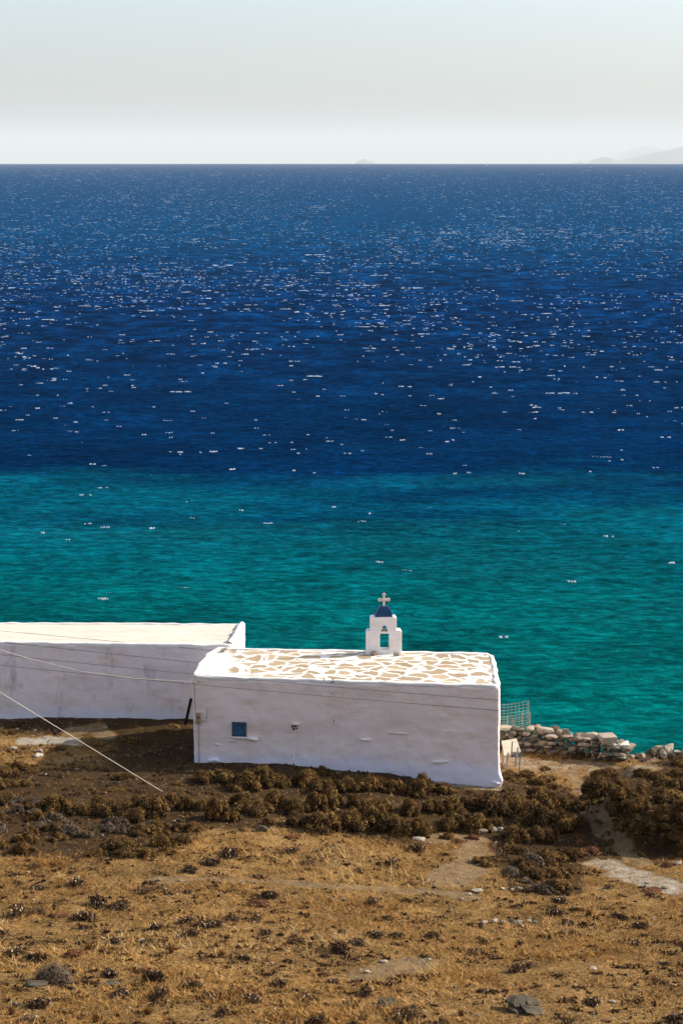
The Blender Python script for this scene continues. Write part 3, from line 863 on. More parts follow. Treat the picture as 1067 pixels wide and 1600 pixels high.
# belfry: one plastered slab with two openings, stepped shoulders
by0 = at_z(600, 1021, ZR + 0.04)
S = pxm(by0)                                   # photo pixels per metre here
brot = math.atan2(fdir.y, fdir.x) * 0.0 + R(3.5)
bel = None
def belfry():
    import bmesh
    def U(x, y): return ((x - 600.5) / S, (1021 - y) / S)
    th_ = 0.42
    # regions of the facade as a stack of blocks sharing edges would leave seams, so cut cells on one grid
    # with outline cells removed, then round the result
    xsn = [573.0, 579.5, 594.0, 597.0, 600.8, 604.5, 608.5, 619.0, 627.5]
    bm = bmesh.new()
    outer = [(573, 1024), (573, 986.5), (575, 984.5), (579.3, 984.2), (579.3, 964.5), (581, 962.8), (618, 962.8), (619.8, 965), (619.8, 984.2), (626, 984.5), (628, 987), (628, 1024)]
    rect = [(594, 1015), (594, 990.5), (595, 989.4), (608, 989.4), (609, 990.5), (609, 1014), (608, 1015.5), (595, 1015.5)]
    arch = [(596, 984.8), (596.3, 982), (597.3, 979.4), (598.8, 977.2), (600.6, 976), (602.5, 977.2), (604.0, 979.4), (605.3, 982), (605.7, 984.8)]
    loops = []
    edges = []
    for lp in (outer, rect, arch):
        vs = [bm.verts.new((U(*q)[0], 0, U(*q)[1])) for q in lp]
        es = [bm.edges.new((vs[i], vs[(i + 1) % len(vs)])) for i in range(len(vs))]
        edges += es
    bmesh.ops.triangle_fill(bm, use_beauty=True, use_dissolve=False, edges=edges)
    # triangle_fill may fill the holes; drop faces whose centre is inside one
    def inside(pt, poly):
        c = False; j = len(poly) - 1
        for i in range(len(poly)):
            xi, yi = U(*poly[i]); xj, yj = U(*poly[j])
            if (yi > pt[1]) != (yj > pt[1]) and pt[0] < (xj - xi) * (pt[1] - yi) / (yj - yi + 1e-12) + xi: c = not c
            j = i
        return c
    kill = [f for f in bm.faces if inside((f.calc_center_median().x, f.calc_center_median().z), rect) or inside((f.calc_center_median().x, f.calc_center_median().z), arch)]
    bmesh.ops.delete(bm, geom=kill, context='FACES_ONLY')
    bmesh.ops.recalc_face_normals(bm, faces=bm.faces)
    ret = bmesh.ops.extrude_face_region(bm, geom=bm.faces[:])
    for v_ in [e for e in ret['geom'] if isinstance(e, bmesh.types.BMVert)]: v_.co.y += th_
    bmesh.ops.recalc_face_normals(bm, faces=bm.faces)
    # dissolve the flat faces and bevel their outline for the soft plastered edge
    bmesh.ops.dissolve_limit(bm, angle_limit=0.01, verts=bm.verts, edges=bm.edges)
    es = [e for e in bm.edges if len(e.link_faces) == 2 and e.calc_face_angle() > 0.9]
    bmesh.ops.bevel(bm, geom=es, offset=0.05, segments=4, affect='EDGES', profile=0.5, clamp_overlap=True)
    for f in bm.faces: f.smooth = False
    me = bpy.data.meshes.new('belfry'); bm.to_mesh(me); bm.free()
    me.materials.append(M_belfry)
    return me, th_
bme, th_ = belfry()
MZ = Matrix.Rotation(brot, 4, 'Z')
bel = link('belfry', bme, chapel, loc=by0 - org, rot=(0, 0, brot))
def bu(x, y, dep=0.0): return Vector(((x - 600.5) / S, dep, (1021 - y) / S))
# dome: four-sided vault with slightly bulging sides
V_, F_ = [], []
levels = [(586.0, 614.2, 963.2, 0.0), (587.2, 613.4, 960.5, 0.03), (589.6, 611.3, 955, 0.07), (592.2, 609.0, 950.2, 0.11), (593.8, 607.2, 947.6, 0.14), (595.5, 605.2, 946.3, 0.17)]
for (xl, xr_, yy, dpi) in levels:
    a, b_ = bu(xl, yy), bu(xr_, yy)
    V_ += [(a.x, 0.00 + dpi, a.z), (b_.x, 0.00 + dpi, a.z), (b_.x, th_ - dpi * 0.9, a.z), (a.x, th_ - dpi * 0.9, a.z)]
fs = [(3, 2, 1, 0)]
for i in range(len(levels) - 1):
    for k in range(4): fs.append((i * 4 + k, i * 4 + (k + 1) % 4, i * 4 + 4 + (k + 1) % 4, i * 4 + 4 + k))
nl_ = (len(levels) - 1) * 4; fs.append((nl_, nl_ + 1, nl_ + 2, nl_ + 3))
mb = MB(); mb.add(V_, fs); link('dome', mb.mesh('dome', [M_dome]), bel)
# marble cross with trefoil ends
mb = MB(); cz = th_ / 2
def bar(x0, y0, x1, y1, r_=0.045):
    a, b_ = bu(x0, y0, cz), bu(x1, y1, cz)
    c_ = (a + b_) / 2
    mb.box(c_, max(abs(b_.x - a.x), r_ * 2), 0.09, max(abs(b_.z - a.z), r_ * 2))
bar(600.6, 947, 600.6, 929, 0.042)
bar(594, 937, 599.5, 937, 0.040); bar(601.7, 937, 607.4, 937, 0.040)
for (x, y) in ((593.6, 937), (607.8, 937), (600.6, 929)):
    for dx, dy in ((0, -1.6), (1.6, 0), (-1.6, 0), (0, 1.6)):
        c_ = bu(x + dx * 0.6, y + dy * 0.6, cz)
        mb.tube([c_ - Vector((0, 0.042, 0)), c_ + Vector((0, 0.042, 0))], 0.046, 10)
link('cross', mb.mesh('cross', [M_cross]), bel)
mb = MB(); a = bu(600.8, 985.2, 0.10); mb.box(a, 0.27, 0.22, 0.035)
link('stone_shelf', mb.mesh('stone_shelf', [M_st[0]], bevel=0.01), bel)
mb = MB()   # small bell hanging under the shelf's arch
link('plinth', (lambda q: (q.box(bu(600.5, 1021.3, th_ / 2), 1.46, th_ + 0.10, 0.10), q.mesh('plinth', [M_white], bevel=0.03, smooth=True))[1])(mb), bel)

for i, (px, py, sx, sz, lab) in enumerate([(584.5, 1018.5, 0.30, 0.16, 'rounded stone on the chapel roof against the belfry, the left one of two'), (620, 1019.3, 0.32, 0.15, 'pale stone on the chapel roof against the right leg of the belfry'), (351.5, 1012.5, 0.30, 0.14, 'stone lying on the far left corner of the chapel roof beside the annex')]):
    o_ = stone_obj(at_z(px, py + 1.5, ZR + 0.09) - Vector((0, 0.1, 0)), sx, 0.22, sz, M_st[0] if i else M_st[1], 140 + i, rz=0.3 * i, sub=3)
    o_['label'] = lab; o_['category'] = 'stone'

# ------------------------------------------------------------------ annex on the left
aorg = Vector(((aFR.x + aFL.x) / 2, (aFR.y + aBR.y) / 2, 8.8))
annex = link('outbuilding', None, label='long plain whitewashed outbuilding with flat cream roof left of the chapel', cat='outbuilding', loc=aorg)
atop = [aFL, aFR, aBR, aBL]
abot = [low(q, 7.6) for q in atop]
link('wall', local(plaster_box('wall', abot, [q - Vector((0, 0, 0.02)) for q in atop], 0.10, 0.10, [M_annex], 0.03, 11), aorg), annex)
na, nc = 140, 30
A, Cc = np.meshgrid(np.linspace(0.006, 0.992, na), np.linspace(0.03, 0.97, nc))
T = [np.array(q) for q in atop]
Pt = ((T[0][None, None] * (1 - A[..., None]) + T[1][None, None] * A[..., None]) * (1 - Cc[..., None]) + (T[3][None, None] * (1 - A[..., None]) + T[2][None, None] * A[..., None]) * Cc[..., None])
Pt[..., 2] += 0.02 + 0.03 * fbm(Pt[..., 0] * 0.5, Pt[..., 1] * 0.5, 14, 4)
ii = np.arange(na * nc).reshape(nc, na)
q_ = np.stack([ii[:-1, :-1], ii[:-1, 1:], ii[1:, 1:], ii[1:, :-1]], -1).reshape(-1)
link('roof', local(mesh_np('roof', Pt.reshape(-1, 3), q_, 4, [M_annexroof], smooth=True), aorg), annex)
rim([ins(aFL, 0, .09), ins(aFR, -.10, .09), ins(aBR, -.10, -.09), ins(aBL, 0, -.09)], 0.17, 0.075, 'roof_rim', 8, org_=aorg, parent=annex)
rim([ins(aFR, -.12, .12), ins(aBR, -.13, -.12)], 0.26, 0.17, 'roof_rim', 18, closed=False, org_=aorg, parent=annex)
# leaning dark board in the corner between the two buildings
mb = MB()
a = on_ground(287, 1133); 
mb.hexa([a + Vector((0, 0, -.05)), a + Vector((.12, 0, -.05)), a + Vector((.12, .05, -.05)), a + Vector((0, .05, -.05)), a + Vector((.22, .5, .95)), a + Vector((.34, .5, .95)), a + Vector((.34, .55, .95)), a + Vector((.22, .55, .95))])
o_ = link('plank', mb.mesh('plank', [M_core], origin=a), label='dark weathered plank leaning in the shaded gap between outbuilding and chapel', cat='plank', loc=a)

# ------------------------------------------------------------------ overhead wires
def wire(pts3, r_, mat, name, label, cat='cable', sag=0.0, group=None):
    P = []
    for a, b_ in zip(pts3[:-1], pts3[1:]):
        for j in range(12):
            u = j / 12; q = a.lerp(b_, u); P.append(q)
    P.append(pts3[-1])
    n = len(P) - 1
    P = [q - Vector((0, 0, sag * 4 * (i / n) * (1 - i / n))) for i, q in enumerate(P)]
    o0 = P[0].copy(); mb = MB(); mb.tube(P, r_, 5)
    return link(name, mb.mesh(name, [mat], origin=o0), label=label, cat=cat, group=group, loc=o0)
def ext(a, b_, y0, y1, k=0.35):
    """line through two photo points, run on past the frame to a pole out of view"""
    A_, B_ = at_y(*a, y0), at_y(*b_, y1)
    return [A_ + (A_ - B_) * k, B_]
yA = aFR.y - 0.35
wire(ext((0, 985.5), (334, 1016.5), 79.0, aFR.y - 0.2), 0.008, M_cable, 'cable', 'thin dark cable crossing the outbuilding roof, topmost of the wires')
wire(ext((39, 1007), (330, 1038), 77.6, 76.2), 0.009, M_cable, 'cable', 'thin dark cable from the outbuilding roof edge to the left edge of the chapel roof')
eC = on_front(779, 1094, 0.06); eD = on_front(779, 1110, 0.06)
wire(ext((0, 1019.5), (779, 1094), cFL.y - 1.6, eC.y, 0.25), 0.009, M_cable, 'cable', 'upper thin dark cable running along the whole chapel front under the eave', sag=0.12)
wire(ext((0, 1036.5), (779, 1110), cFL.y - 1.6, eD.y, 0.25), 0.009, M_cable, 'cable', 'lower thin dark cable running along the whole chapel front', sag=0.10)
e0 = on_front(313, 1064, 0.13)
wire([at_y(-120, 978, 66.0), at_y(0, 1015, 68.0), at_y(45, 1028.5, 69), at_y(129, 1049, 69.8), at_y(210, 1060, 70.9), at_y(262, 1063, 71.45), e0], 0.007, M_rope, 'cable', 'thicker pale cable sagging to the hook at the chapel top left corner')
gq = on_ground(259, 1236)
wire([at_y(0, 1080, gq.y - 3.2) + (at_y(0, 1080, gq.y - 3.2) - gq) * 0.4, gq - Vector((0, 0, 0.1))], 0.011, M_rope, 'guy_wire', 'pale taut guy wire running down to the ground among the bushes', 'guy wire')

# ------------------------------------------------------------------ dry stone walls
def wall_stones(pts, hts, thick, seed, label, cat, caps_):
    """stones stacked in courses along a ground line; the largest hundred are parts"""
    rs = np.random.default_rng(seed)
    a0 = on_ground(*pts[0]); base = [on_ground(*q) for q in pts]
    root = link('stone_wall', None, label=label, cat=cat, loc=base[0])
    items = []
    for (a, b_, h0, h1) in zip(base[:-1], base[1:], hts[:-1], hts[1:]):
        L = (b_ - a).length
        nrm_ = Vector(((b_ - a).y, -(b_ - a).x, 0)).normalized()
        z = 0.0; row = 0
        while z < max(h0, h1):
            s_ = rs.uniform(-0.1, 0.15); chh = rs.uniform(0.10, 0.19)
            while s_ < L:
                wd = rs.uniform(0.16, 0.52)
                u = (s_ + wd / 2) / L
                hh = h0 + (h1 - h0) * min(1, u)
                if z + chh * 0.5 < hh:
                    for side in ((1, -1) if z + chh < hh - 0.18 else (1, 0, -1)):
                        dpt = thick * 0.62
                        q = a.lerp(b_, u) + nrm_ * side * thick * 0.27 + nrm_ * rs.uniform(-0.13, 0.13)
                        q.z = a.lerp(b_, u).z + z + chh * 0.5 + rs.uniform(-0.02, 0.02)
                        items.append((q, wd * rs.uniform(1.0, 1.15), dpt * rs.uniform(0.6, 1.0), chh * rs.uniform(0.95, 1.35), int(rs.choice([0, 1, 2, 3], p=[.07, .31, .2, .42])), math.atan2((b_ - a).y, (b_ - a).x) + rs.uniform(-.35, .35), rs.uniform(-.22, .22), side))
                s_ += wd * rs.uniform(0.98, 1.22)
            z += chh; row += 1
    front = sorted([it for it in items if it[7] == 1], key=lambda it: -it[1] * it[3])
    rest = [it for it in items if it[7] != 1] + front[78:]
    for i, it in enumerate(front[:78]):
        stone_obj(it[0], it[1], it[2], it[3], M_st[it[4]], seed * 100 + i, root, 'stone', base[0], rz=it[5], tilt=it[6])
    import bmesh
    bm = bmesh.new()
    for i, it in enumerate(rest):
        me = blob(it[0], it[1], it[2], it[3], seed * 100 + 500 + i, M=Matrix.Rotation(it[5], 3, 'Z'), sub=1)
        me.transform(Matrix.Translation(it[0] - base[0]))
        n0 = len(bm.faces); bm.from_mesh(me); bm.faces.ensure_lookup_table()
        for f in bm.faces[n0:]: f.material_index = it[4]
        bpy.data.meshes.remove(me)
    me = bpy.data.meshes.new('rubble'); bm.to_mesh(me); bm.free()
    for mt in M_st: me.materials.append(mt)
    link('rubble', me, root, kind='stuff')
    for i, (px, py, wpx, hpx, mt, dy_) in enumerate(caps_):
        yy = np.interp(px, [q[0] for q in pts], [q.y for q in base]) + dy_
        q = at_y(px, py, yy); k = pxm(q)
        kw = dict(sub=3, rough=0.15, cuts=7)
        stone_obj(q, wpx / k, 0.45, hpx / k, mt, seed * 1000 + i, root, 'capping_stone', base[0], rz=rs.uniform(-.25, .25), tilt=rs.uniform(-.08, .08), **kw)
    return root
P_, B_, G_, D_ = M_st
w1 = wall_stones([(778, 1170), (810, 1170), (850, 1176), (900, 1181), (945, 1186), (972, 1188)], [0.80, 0.85, 0.92, 0.85, 0.78, 0.66], 0.65, 31,
                 'long dry stone wall with big capping stones right of the chapel', 'stone wall',
                 [(786, 1137, 26, 10, P_, 0), (797, 1148, 20, 7, P_, -.1), (806, 1141, 14, 9, B_, 0), (817, 1144, 20, 13, G_, 0), (828, 1139, 13, 8, P_, 0), (838, 1144, 20, 9, G_, 0), (839, 1136, 12, 7, B_, .2),
                  (853, 1140, 30, 10, P_, 0), (868, 1139, 14, 9, D_, .2), (874, 1146, 12, 13, B_, 0), (885, 1147, 23, 17, G_, 0), (902, 1149, 14, 6, B_, 0), (903, 1154, 18, 5, P_, -.05), (920, 1152, 36, 15, P_, 0),
                  (833, 1152, 26, 8, G_, -.1), (861, 1151, 18, 9, B_, -.1), (815, 1157, 22, 8, G_, -.1)])
# squared block and the marble slab projecting at the wall's end
base1 = w1.location
def slab(px, py, wpx, hpx, yy, dep, mat, name, rz=0.0, tilt=0.0):
    q = at_y(px, py, yy); k = pxm(q)
    mb = MB(); mb.box((0, 0, 0), wpx / k, dep, hpx / k)
    me = mb.mesh(name, [mat], bevel=0.02)
    return link(name, me, w1, loc=q - base1, rot=(tilt, 0, rz))
ye = on_ground(950, 1187).y
slab(948, 1154, 25, 12, ye + 0.1, 0.55, M_st[0], 'squared_block', 0.25, 0.06)
slab(966, 1162.5, 32, 4.5, ye - 0.05, 0.62, M_marble, 'marble_slab', -0.08, 0.0)
# shattered rock outcrop and boulders further right
root2 = Vector((at_z(1035, 1194, 8.3).x, at_z(1035, 1194, 8.3).y, 0)); root2.z = float(height(root2.x, root2.y))
w2 = link('rubble_pile', None, label='heap of broken boulders at the right edge above the sea', cat='rock pile', loc=root2)
rs = np.random.default_rng(5)
for i, (px, py, wpx, hpx, mt) in enumerate([(1043, 1170, 22, 18, P_), (1036, 1178, 14, 12, P_), (1058, 1176, 20, 7, P_), (1025, 1172, 20, 14, B_), (1018, 1178, 18, 16, D_), (1031, 1186, 22, 18, D_), (1028, 1193, 12, 12, B_),
                                            (1050, 1184, 22, 14, D_), (1062, 1188, 22, 16, D_), (1042, 1190, 18, 10, B_), (1056, 1196, 20, 12, B_), (1012, 1184, 14, 12, B_), (1007, 1187.5, 14, 6, M_marble), (1021, 1191.5, 16, 6, M_marble),
                                            (1072, 1176, 20, 16, P_), (1080, 1186, 24, 18, D_), (1002, 1181, 12, 8, B_), (994, 1181, 12, 8, D_), (985, 1182, 12, 7, B_), (1049, 1192, 10, 5, P_), (1000, 1188, 9, 6, B_)]):
    q = at_y(px, py, root2.y + rs.uniform(-.3, .5)); k = pxm(q)
    q.z = max(q.z, float(height(q.x, q.y)) + 0.0)
    stone_obj(q, wpx / k, wpx / k * 0.9, hpx / k * 1.1, mt, 900 + i, w2, 'boulder', root2, rz=rs.uniform(-1, 1), tilt=rs.uniform(-.3, .3), sub=3)

# ------------------------------------------------------------------ wire fence behind the wall
fy = on_ground(795, 1171).y + 0.6
fz0 = at_y(800, 1140, fy)
fence = link('wire_fence', None, label='rusty wire mesh fence behind the stone wall at the chapel corner', cat='fence', loc=fz0)
mb = MB()
for i in range(9):      # tall back panel
    y0 = 1100.5 + i * 4.6
    mb.tube([at_y(770, y0 + 2, fy + .3), at_y(800, y0 - 0.5, fy + .25), at_y(825.5, y0 - 5.5 + i * .35, fy + .2)], 0.007, 4)
for x in range(775, 827, 6):
    mb.tube([at_y(x, 1101 - (x - 775) * 0.12, fy + .25), at_y(x, 1145, fy + .25)], 0.004, 4)
mb.tube([at_y(825.5, 1094.5, fy + .2), at_y(826, 1142, fy + .2)], 0.009, 4)
for i in range(8):      # lower front panel
    y0 = 1119 + i * 3.4
    mb.tube([at_y(770, y0 + 3, fy), at_y(802, y0, fy), at_y(828, y0 - 6 + i * .3, fy)], 0.007, 4)
link('mesh', mb.mesh('mesh', [M_galv], origin=fz0), fence)
for (x, ya, yb) in ((792, 1118, 1146), (801.5, 1122, 1146), (815.3, 1112, 1146), (828, 1112, 1144)):
    mb = MB(); mb.tube([at_y(x, ya, fy - .02), at_y(x, yb + 8, fy - .02)], 0.017 if x != 828 else 0.012, 6)
    link('post', mb.mesh('post', [M_post], origin=fz0), fence)

# ------------------------------------------------------------------ old work table beside the chapel
lf, rf = on_ground(789.5, 1208), on_ground(811, 1205)
ty = (lf.y + rf.y) / 2
tb = link('work_table', None, label='rickety wooden table with tilted pale top beside the chapel corner', cat='table', loc=lf)
mb = MB()
tl, tr, br, bl_ = at_y(783.5, 1157.5, ty + 0.75), at_y(806.5, 1153.5, ty + 0.75), at_y(814, 1176, ty + 0.02), at_y(787, 1180, ty + 0.02)
mb.hexa([q - Vector((0, 0, 0.04)) for q in (bl_, br, tr, tl)] + [q for q in (bl_, br, tr, tl)])
link('table_top', mb.mesh('table_top', [M_board], origin=lf, bevel=0.008), tb)
mb = MB()
for i in range(4):
    a, b_ = at_y(797.5 + i * 4.6, 1174.6, ty - 0.03), at_y(801.2 + i * 4.6, 1183.5, ty - 0.03)
    mb.box((a + b_) / 2, abs(b_.x - a.x), 0.03, abs(a.z - b_.z))
link('apron', mb.mesh('apron', [M_wood], origin=lf), tb)
for (p0, p1, yy0, yy1) in (((793.5, 1176), (789.5, 1209), ty, ty - .05), ((812.5, 1176), (811, 1207), ty, ty - .05), ((786, 1160), (784.5, 1190), ty + .7, ty + .7), ((806, 1158), (806, 1188), ty + .7, ty + .7)):
    a, b_ = at_y(*p0, yy0), at_y(*p1, yy1); b_.z = min(b_.z, float(height(b_.x, b_.y)) - 0.02)
    mb = MB(); mb.tube([a, b_], 0.035, 4); link('leg', mb.mesh('leg', [M_wood], origin=lf), tb)
for (p0, p1) in (((800, 1159), (798.5, 1182)), ((808.5, 1168), (808, 1182))):
    mb = MB(); mb.tube([at_y(*p0, ty - 0.07), at_y(*p1, ty - 0.07)], 0.03, 4); link('upright', mb.mesh('upright', [M_wood], origin=lf), tb)
for i, (px, py) in enumerate(((796, 1163), (804, 1169))):
    pass

# ------------------------------------------------------------------ shrubs
def shrub_mesh(name, seed, mat, nleaf=5200, lobes=9, leaf=0.04, flat_=0.62):
    """dome-shaped cushion bush: twiggy core covered with thousands of small leaf sprigs, 1 unit radius"""
    rs = np.random.default_rng(seed)
    L = [(0, 0, 0.22, 0.5)]
    sq, ph_ = rs.uniform(0.55, 1.0), rs.uniform(0, 6.28)
    if lobes < 0: L = [(0, 0, 0.0, 0.80), (0.25, 0.1, 0.0, 0.68), (-0.28, -.05, 0.0, 0.62), (0.05, -.25, 0, .62)]
    for i in range(max(0, lobes) * 3):
        a = rs.uniform(0, 6.28); r_ = rs.uniform(0.05, 1.0) ** 0.6 * 0.9
        r_ *= sq + (1 - sq) * abs(math.cos(a - ph_))
        zt = 0.60 * math.sqrt(max(0.0, 1 - (r_ / 1.0) ** 2)) * rs.uniform(0.7, 1.12)
        L.append((r_ * math.cos(a), r_ * math.sin(a), max(0.04, zt - 0.12), rs.uniform(0.13, 0.27)))
    V_, F_, T_, MI = [], [], [], []
    # leaves
    pts, nrm_ = [], []
    w_ = np.array([q[3] ** 2 for q in L]); w_ /= w_.sum()
    while len(pts) < nleaf:
        i = rs.choice(len(L), p=w_); cx, cy, cz_, r_ = L[i]
        d = rs.normal(size=3); d /= np.linalg.norm(d)
        if d[2] < -0.35: continue
        rad_ = r_ * (1 + 0.13 * rs.normal()) 
        p_ = np.array([cx, cy, cz_]) + d * rad_
        if p_[2] < -0.02: continue
        if any(j != i and (p_[0] - a) ** 2 + (p_[1] - b_) ** 2 + (p_[2] - c_) ** 2 < (0.8 * e) ** 2 for j, (a, b_, c_, e) in enumerate(L)): continue
        pts.append(p_); nrm_.append((d, i))
    lt = rs.uniform(0.25, 0.75, len(L))
    for p_, (d, i) in zip(pts, nrm_):
        out = d + 0.55 * rs.normal(size=3); out /= np.linalg.norm(out)
        sd = np.cross(out, rs.normal(size=3)); sd /= np.linalg.norm(sd)
        s_ = leaf * rs.uniform(0.6, 1.5)
        k = len(V_)
        if k % 2 or rs.random() < 0.6:
            nn_ = d + 0.35 * rs.normal(size=3); nn_ /= np.linalg.norm(nn_)
            ta_ = np.cross(nn_, rs.normal(size=3)); ta_ /= np.linalg.norm(ta_); tb_ = np.cross(nn_, ta_)
            V_ += [p_ - tb_ * s_ * 0.4, p_ + tb_ * s_ * 0.4, p_ + ta_ * s_ * 0.9]
        else:
            b0 = p_ - out * s_ * 0.5
            V_ += [b0 - sd * s_ * 0.32, b0 + sd * s_ * 0.32, p_ + out * s_ * 0.9]
        F_ += [k, k + 1, k + 2]; MI.append(0)
        tn = np.clip(lt[i] + 0.30 * rs.normal(), 0, 1); T_ += [tn * 0.8, tn * 0.8, tn]
    # core lobes
    import bmesh
    for (cx, cy, cz_, r_) in L:
        bm = bmesh.new(); bmesh.ops.create_icosphere(bm, subdivisions=2, radius=r_ * 0.86)
        k = len(V_)
        for v_ in bm.verts:
            j = 1 + 0.15 * rs.normal()
            V_.append(np.array([cx + v_.co.x * j, cy + v_.co.y * j, max(-0.15, cz_ + v_.co.z * j)])); T_.append(0.0)
        for f in bm.faces: F_ += [k + v_.index for v_ in f.verts]; MI.append(1)
        bm.free()
    V_ = np.array(V_); V_[:, 2] *= flat_ / 0.62
    return mesh_np(name, V_, F_, 3, [mat, M_core], MI, False, {'tint': T_})
SH = [shrub_mesh('shrub', 200 + i, M_leaf, lobes=6 + i % 4, leaf=0.038 + 0.008 * (i % 3)) for i in range(6)]
SG = [shrub_mesh('shrub', 240 + i, M_leafgrey, nleaf=3600, lobes=8, leaf=0.045) for i in range(3)]
SR = [shrub_mesh('shrub', 260 + i, M_leafred, nleaf=2200, lobes=7, leaf=0.08) for i in range(2)]
SB = shrub_mesh('shrub', 290, M_leafgrey, nleaf=9000, lobes=-1, leaf=0.028)
srs = np.random.default_rng(99)
n_sh = 0
def shrub(px, py, wpx, hpx, kind, label, group):
    """a bush whose foot is at the pixel, wpx wide and hpx high in the photo"""
    global n_sh
    if kind in 'bg' and wpx > 20:      # break up any rows
        px += srs.normal(0, 6); py += srs.normal(0, 4.0); f_ = srs.choice([0.72, 0.9, 1.05, 1.3], p=[.22, .3, .28, .2]); wpx *= f_ * 1.06; hpx *= f_ ** 0.7
    p_ = on_ground(px, py)
    k = pxm(p_)
    r_ = wpx / k / 2 * srs.uniform(0.95, 1.22)
    meshes = {'b': SH, 'g': SG, 'r': SR, 'B': [SB]}[kind]
    o_ = link('shrub', meshes[n_sh % len(meshes)], label=label, cat='shrub', group=group)
    hr = hpx / k / 0.85 * srs.uniform(0.72, 1.0)
    o_.location = (p_.x, p_.y + r_ * 0.5, float(height(p_.x, p_.y + r_ * 0.5)) - 0.04)
    o_.scale = (r_, r_ * srs.uniform(0.8, 1.0), hr)
    o_.rotation_euler = (0, 0, srs.uniform(0, 6.28))
    if abs(math.sin(2 * o_.rotation_euler.z)) > 0: pass
    n_sh += 1
    return o_
G1, L1 = 'dark bushes at the foot of the chapel front wall', 'dark brown bush in deep shade right at the foot of the chapel front wall'
for (x, y, w_, h_) in [(318, 1226, 44, 24), (350, 1228, 48, 28), (385, 1232, 46, 30), (412, 1228, 38, 34), (438, 1232, 46, 36), (475, 1236, 50, 30), (512, 1236, 48, 34), (548, 1240, 48, 34), (582, 1240, 46, 38), (612, 1240, 42, 34), (640, 1240, 44, 40), (660, 1240, 34, 38), (505, 1222, 36, 22), (690, 1240, 36, 18), (560, 1225, 38, 22)]:
    shrub(x, y, w_, h_, 'b', L1, G1)
G2, L2 = 'sunlit bushes in the band in front of the chapel', 'brown cushion bush catching sun on top in the thick band in front of the chapel'
for (x, y, w_, h_) in [(182, 1276, 52, 44), (242, 1282, 62, 52), (215, 1270, 40, 34), (290, 1268, 46, 36), (335, 1284, 50, 48), (320, 1262, 36, 30), (375, 1264, 38, 34), (400, 1268, 46, 30), (432, 1262, 40, 36), (455, 1272, 38, 30), (488, 1266, 42, 36), (522, 1270, 42, 38), (505, 1300, 66, 44), (548, 1302, 52, 42),
                       (578, 1288, 46, 42), (556, 1262, 36, 34), (598, 1270, 40, 36), (622, 1268, 38, 40), (612, 1306, 42, 32), (650, 1308, 52, 46), (643, 1272, 40, 38), (682, 1284, 42, 36), (690, 1304, 36, 28), (705, 1268, 38, 36), (722, 1304, 36, 32), (728, 1274, 38, 36), (748, 1292, 42, 38), (468, 1292, 34, 28), (415, 1288, 32, 24), (366, 1282, 30, 24), (262, 1262, 36, 30)]:
    shrub(x, y, w_, h_, 'b', L2, G2)
G3, L3 = 'bushes in the left foreground band', 'low brown bush in the loose patch below the shaded ground on the left'
for (x, y, w_, h_) in [(8, 1212, 34, 18), (30, 1208, 34, 18), (52, 1206, 28, 16), (14, 1230, 36, 20), (44, 1226, 30, 16), (6, 1262, 40, 24), (34, 1270, 36, 22), (62, 1282, 34, 22), (10, 1296, 40, 26), (40, 1306, 36, 24), (8, 1330, 40, 26), (32, 1336, 32, 20), (88, 1262, 30, 16), (118, 1262, 24, 14),
                       (246, 1306, 40, 26), (252, 1326, 38, 24), (205, 1334, 54, 32), (170, 1332, 44, 30), (150, 1338, 36, 20), (226, 1342, 40, 20), (272, 1318, 34, 24), (218, 1304, 32, 22), (262, 1338, 30, 18), (186, 1342, 36, 18), (80, 1318, 28, 14), (292, 1300, 30, 20)]:
    shrub(x, y, w_, h_, 'b', L3, G3)
G4, L4 = 'grey bushes in the left foreground band', 'grey leafless twiggy bush among the brown ones on the left'
for (x, y, w_, h_) in [(20, 1250, 40, 16), (64, 1252, 34, 14), (60, 1268, 36, 16), (92, 1290, 38, 20), (110, 1304, 34, 16), (165, 1300, 46, 22), (190, 1296, 38, 20), (72, 1302, 34, 18), (140, 1312, 30, 16)]:
    shrub(x, y, w_, h_, 'g', L4, G4)
G5, L5 = 'bushes in the big mass right of centre', 'brown bush in the big dark mass just below the chapel right corner'
for (x, y, w_, h_) in [(775, 1272, 46, 40), (800, 1276, 48, 44), (830, 1280, 56, 46), (765, 1250, 36, 22), (862, 1276, 40, 32), (800, 1254, 44, 24), (845, 1258, 40, 22), (782, 1300, 36, 22), (808, 1316, 48, 40), (850, 1318, 58, 46), (883, 1306, 40, 34), (832, 1300, 40, 30), (880, 1278, 38, 26), (905, 1270, 34, 18), (930, 1268, 34, 16), (815, 1330, 36, 20),
                       (875, 1262, 32, 18), (900, 1290, 30, 16)]:
    shrub(x, y, w_, h_, 'b', L5, G5)
G6, L6 = 'smaller bushes below the big mass', 'smaller dull brown bush in the patch beside the pale worn earth'
for i, (x, y, w_, h_) in enumerate([(812, 1346, 34, 24), (838, 1350, 36, 24), (862, 1352, 36, 26), (888, 1352, 34, 24), (770, 1352, 34, 14), (795, 1362, 34, 16), (826, 1370, 36, 22), (852, 1374, 38, 24), (880, 1374, 36, 22), (842, 1390, 34, 18), (868, 1394, 38, 20), (890, 1390, 30, 14), (745, 1356, 28, 10), (815, 1384, 28, 14), (904, 1366, 26, 14)]):
    shrub(x, y, w_, h_, 'g' if i % 4 == 1 else 'b', L6, G6)
G7, L7 = 'bushes beside the stone wall', 'low brown bush beside the trail just below the stone wall'
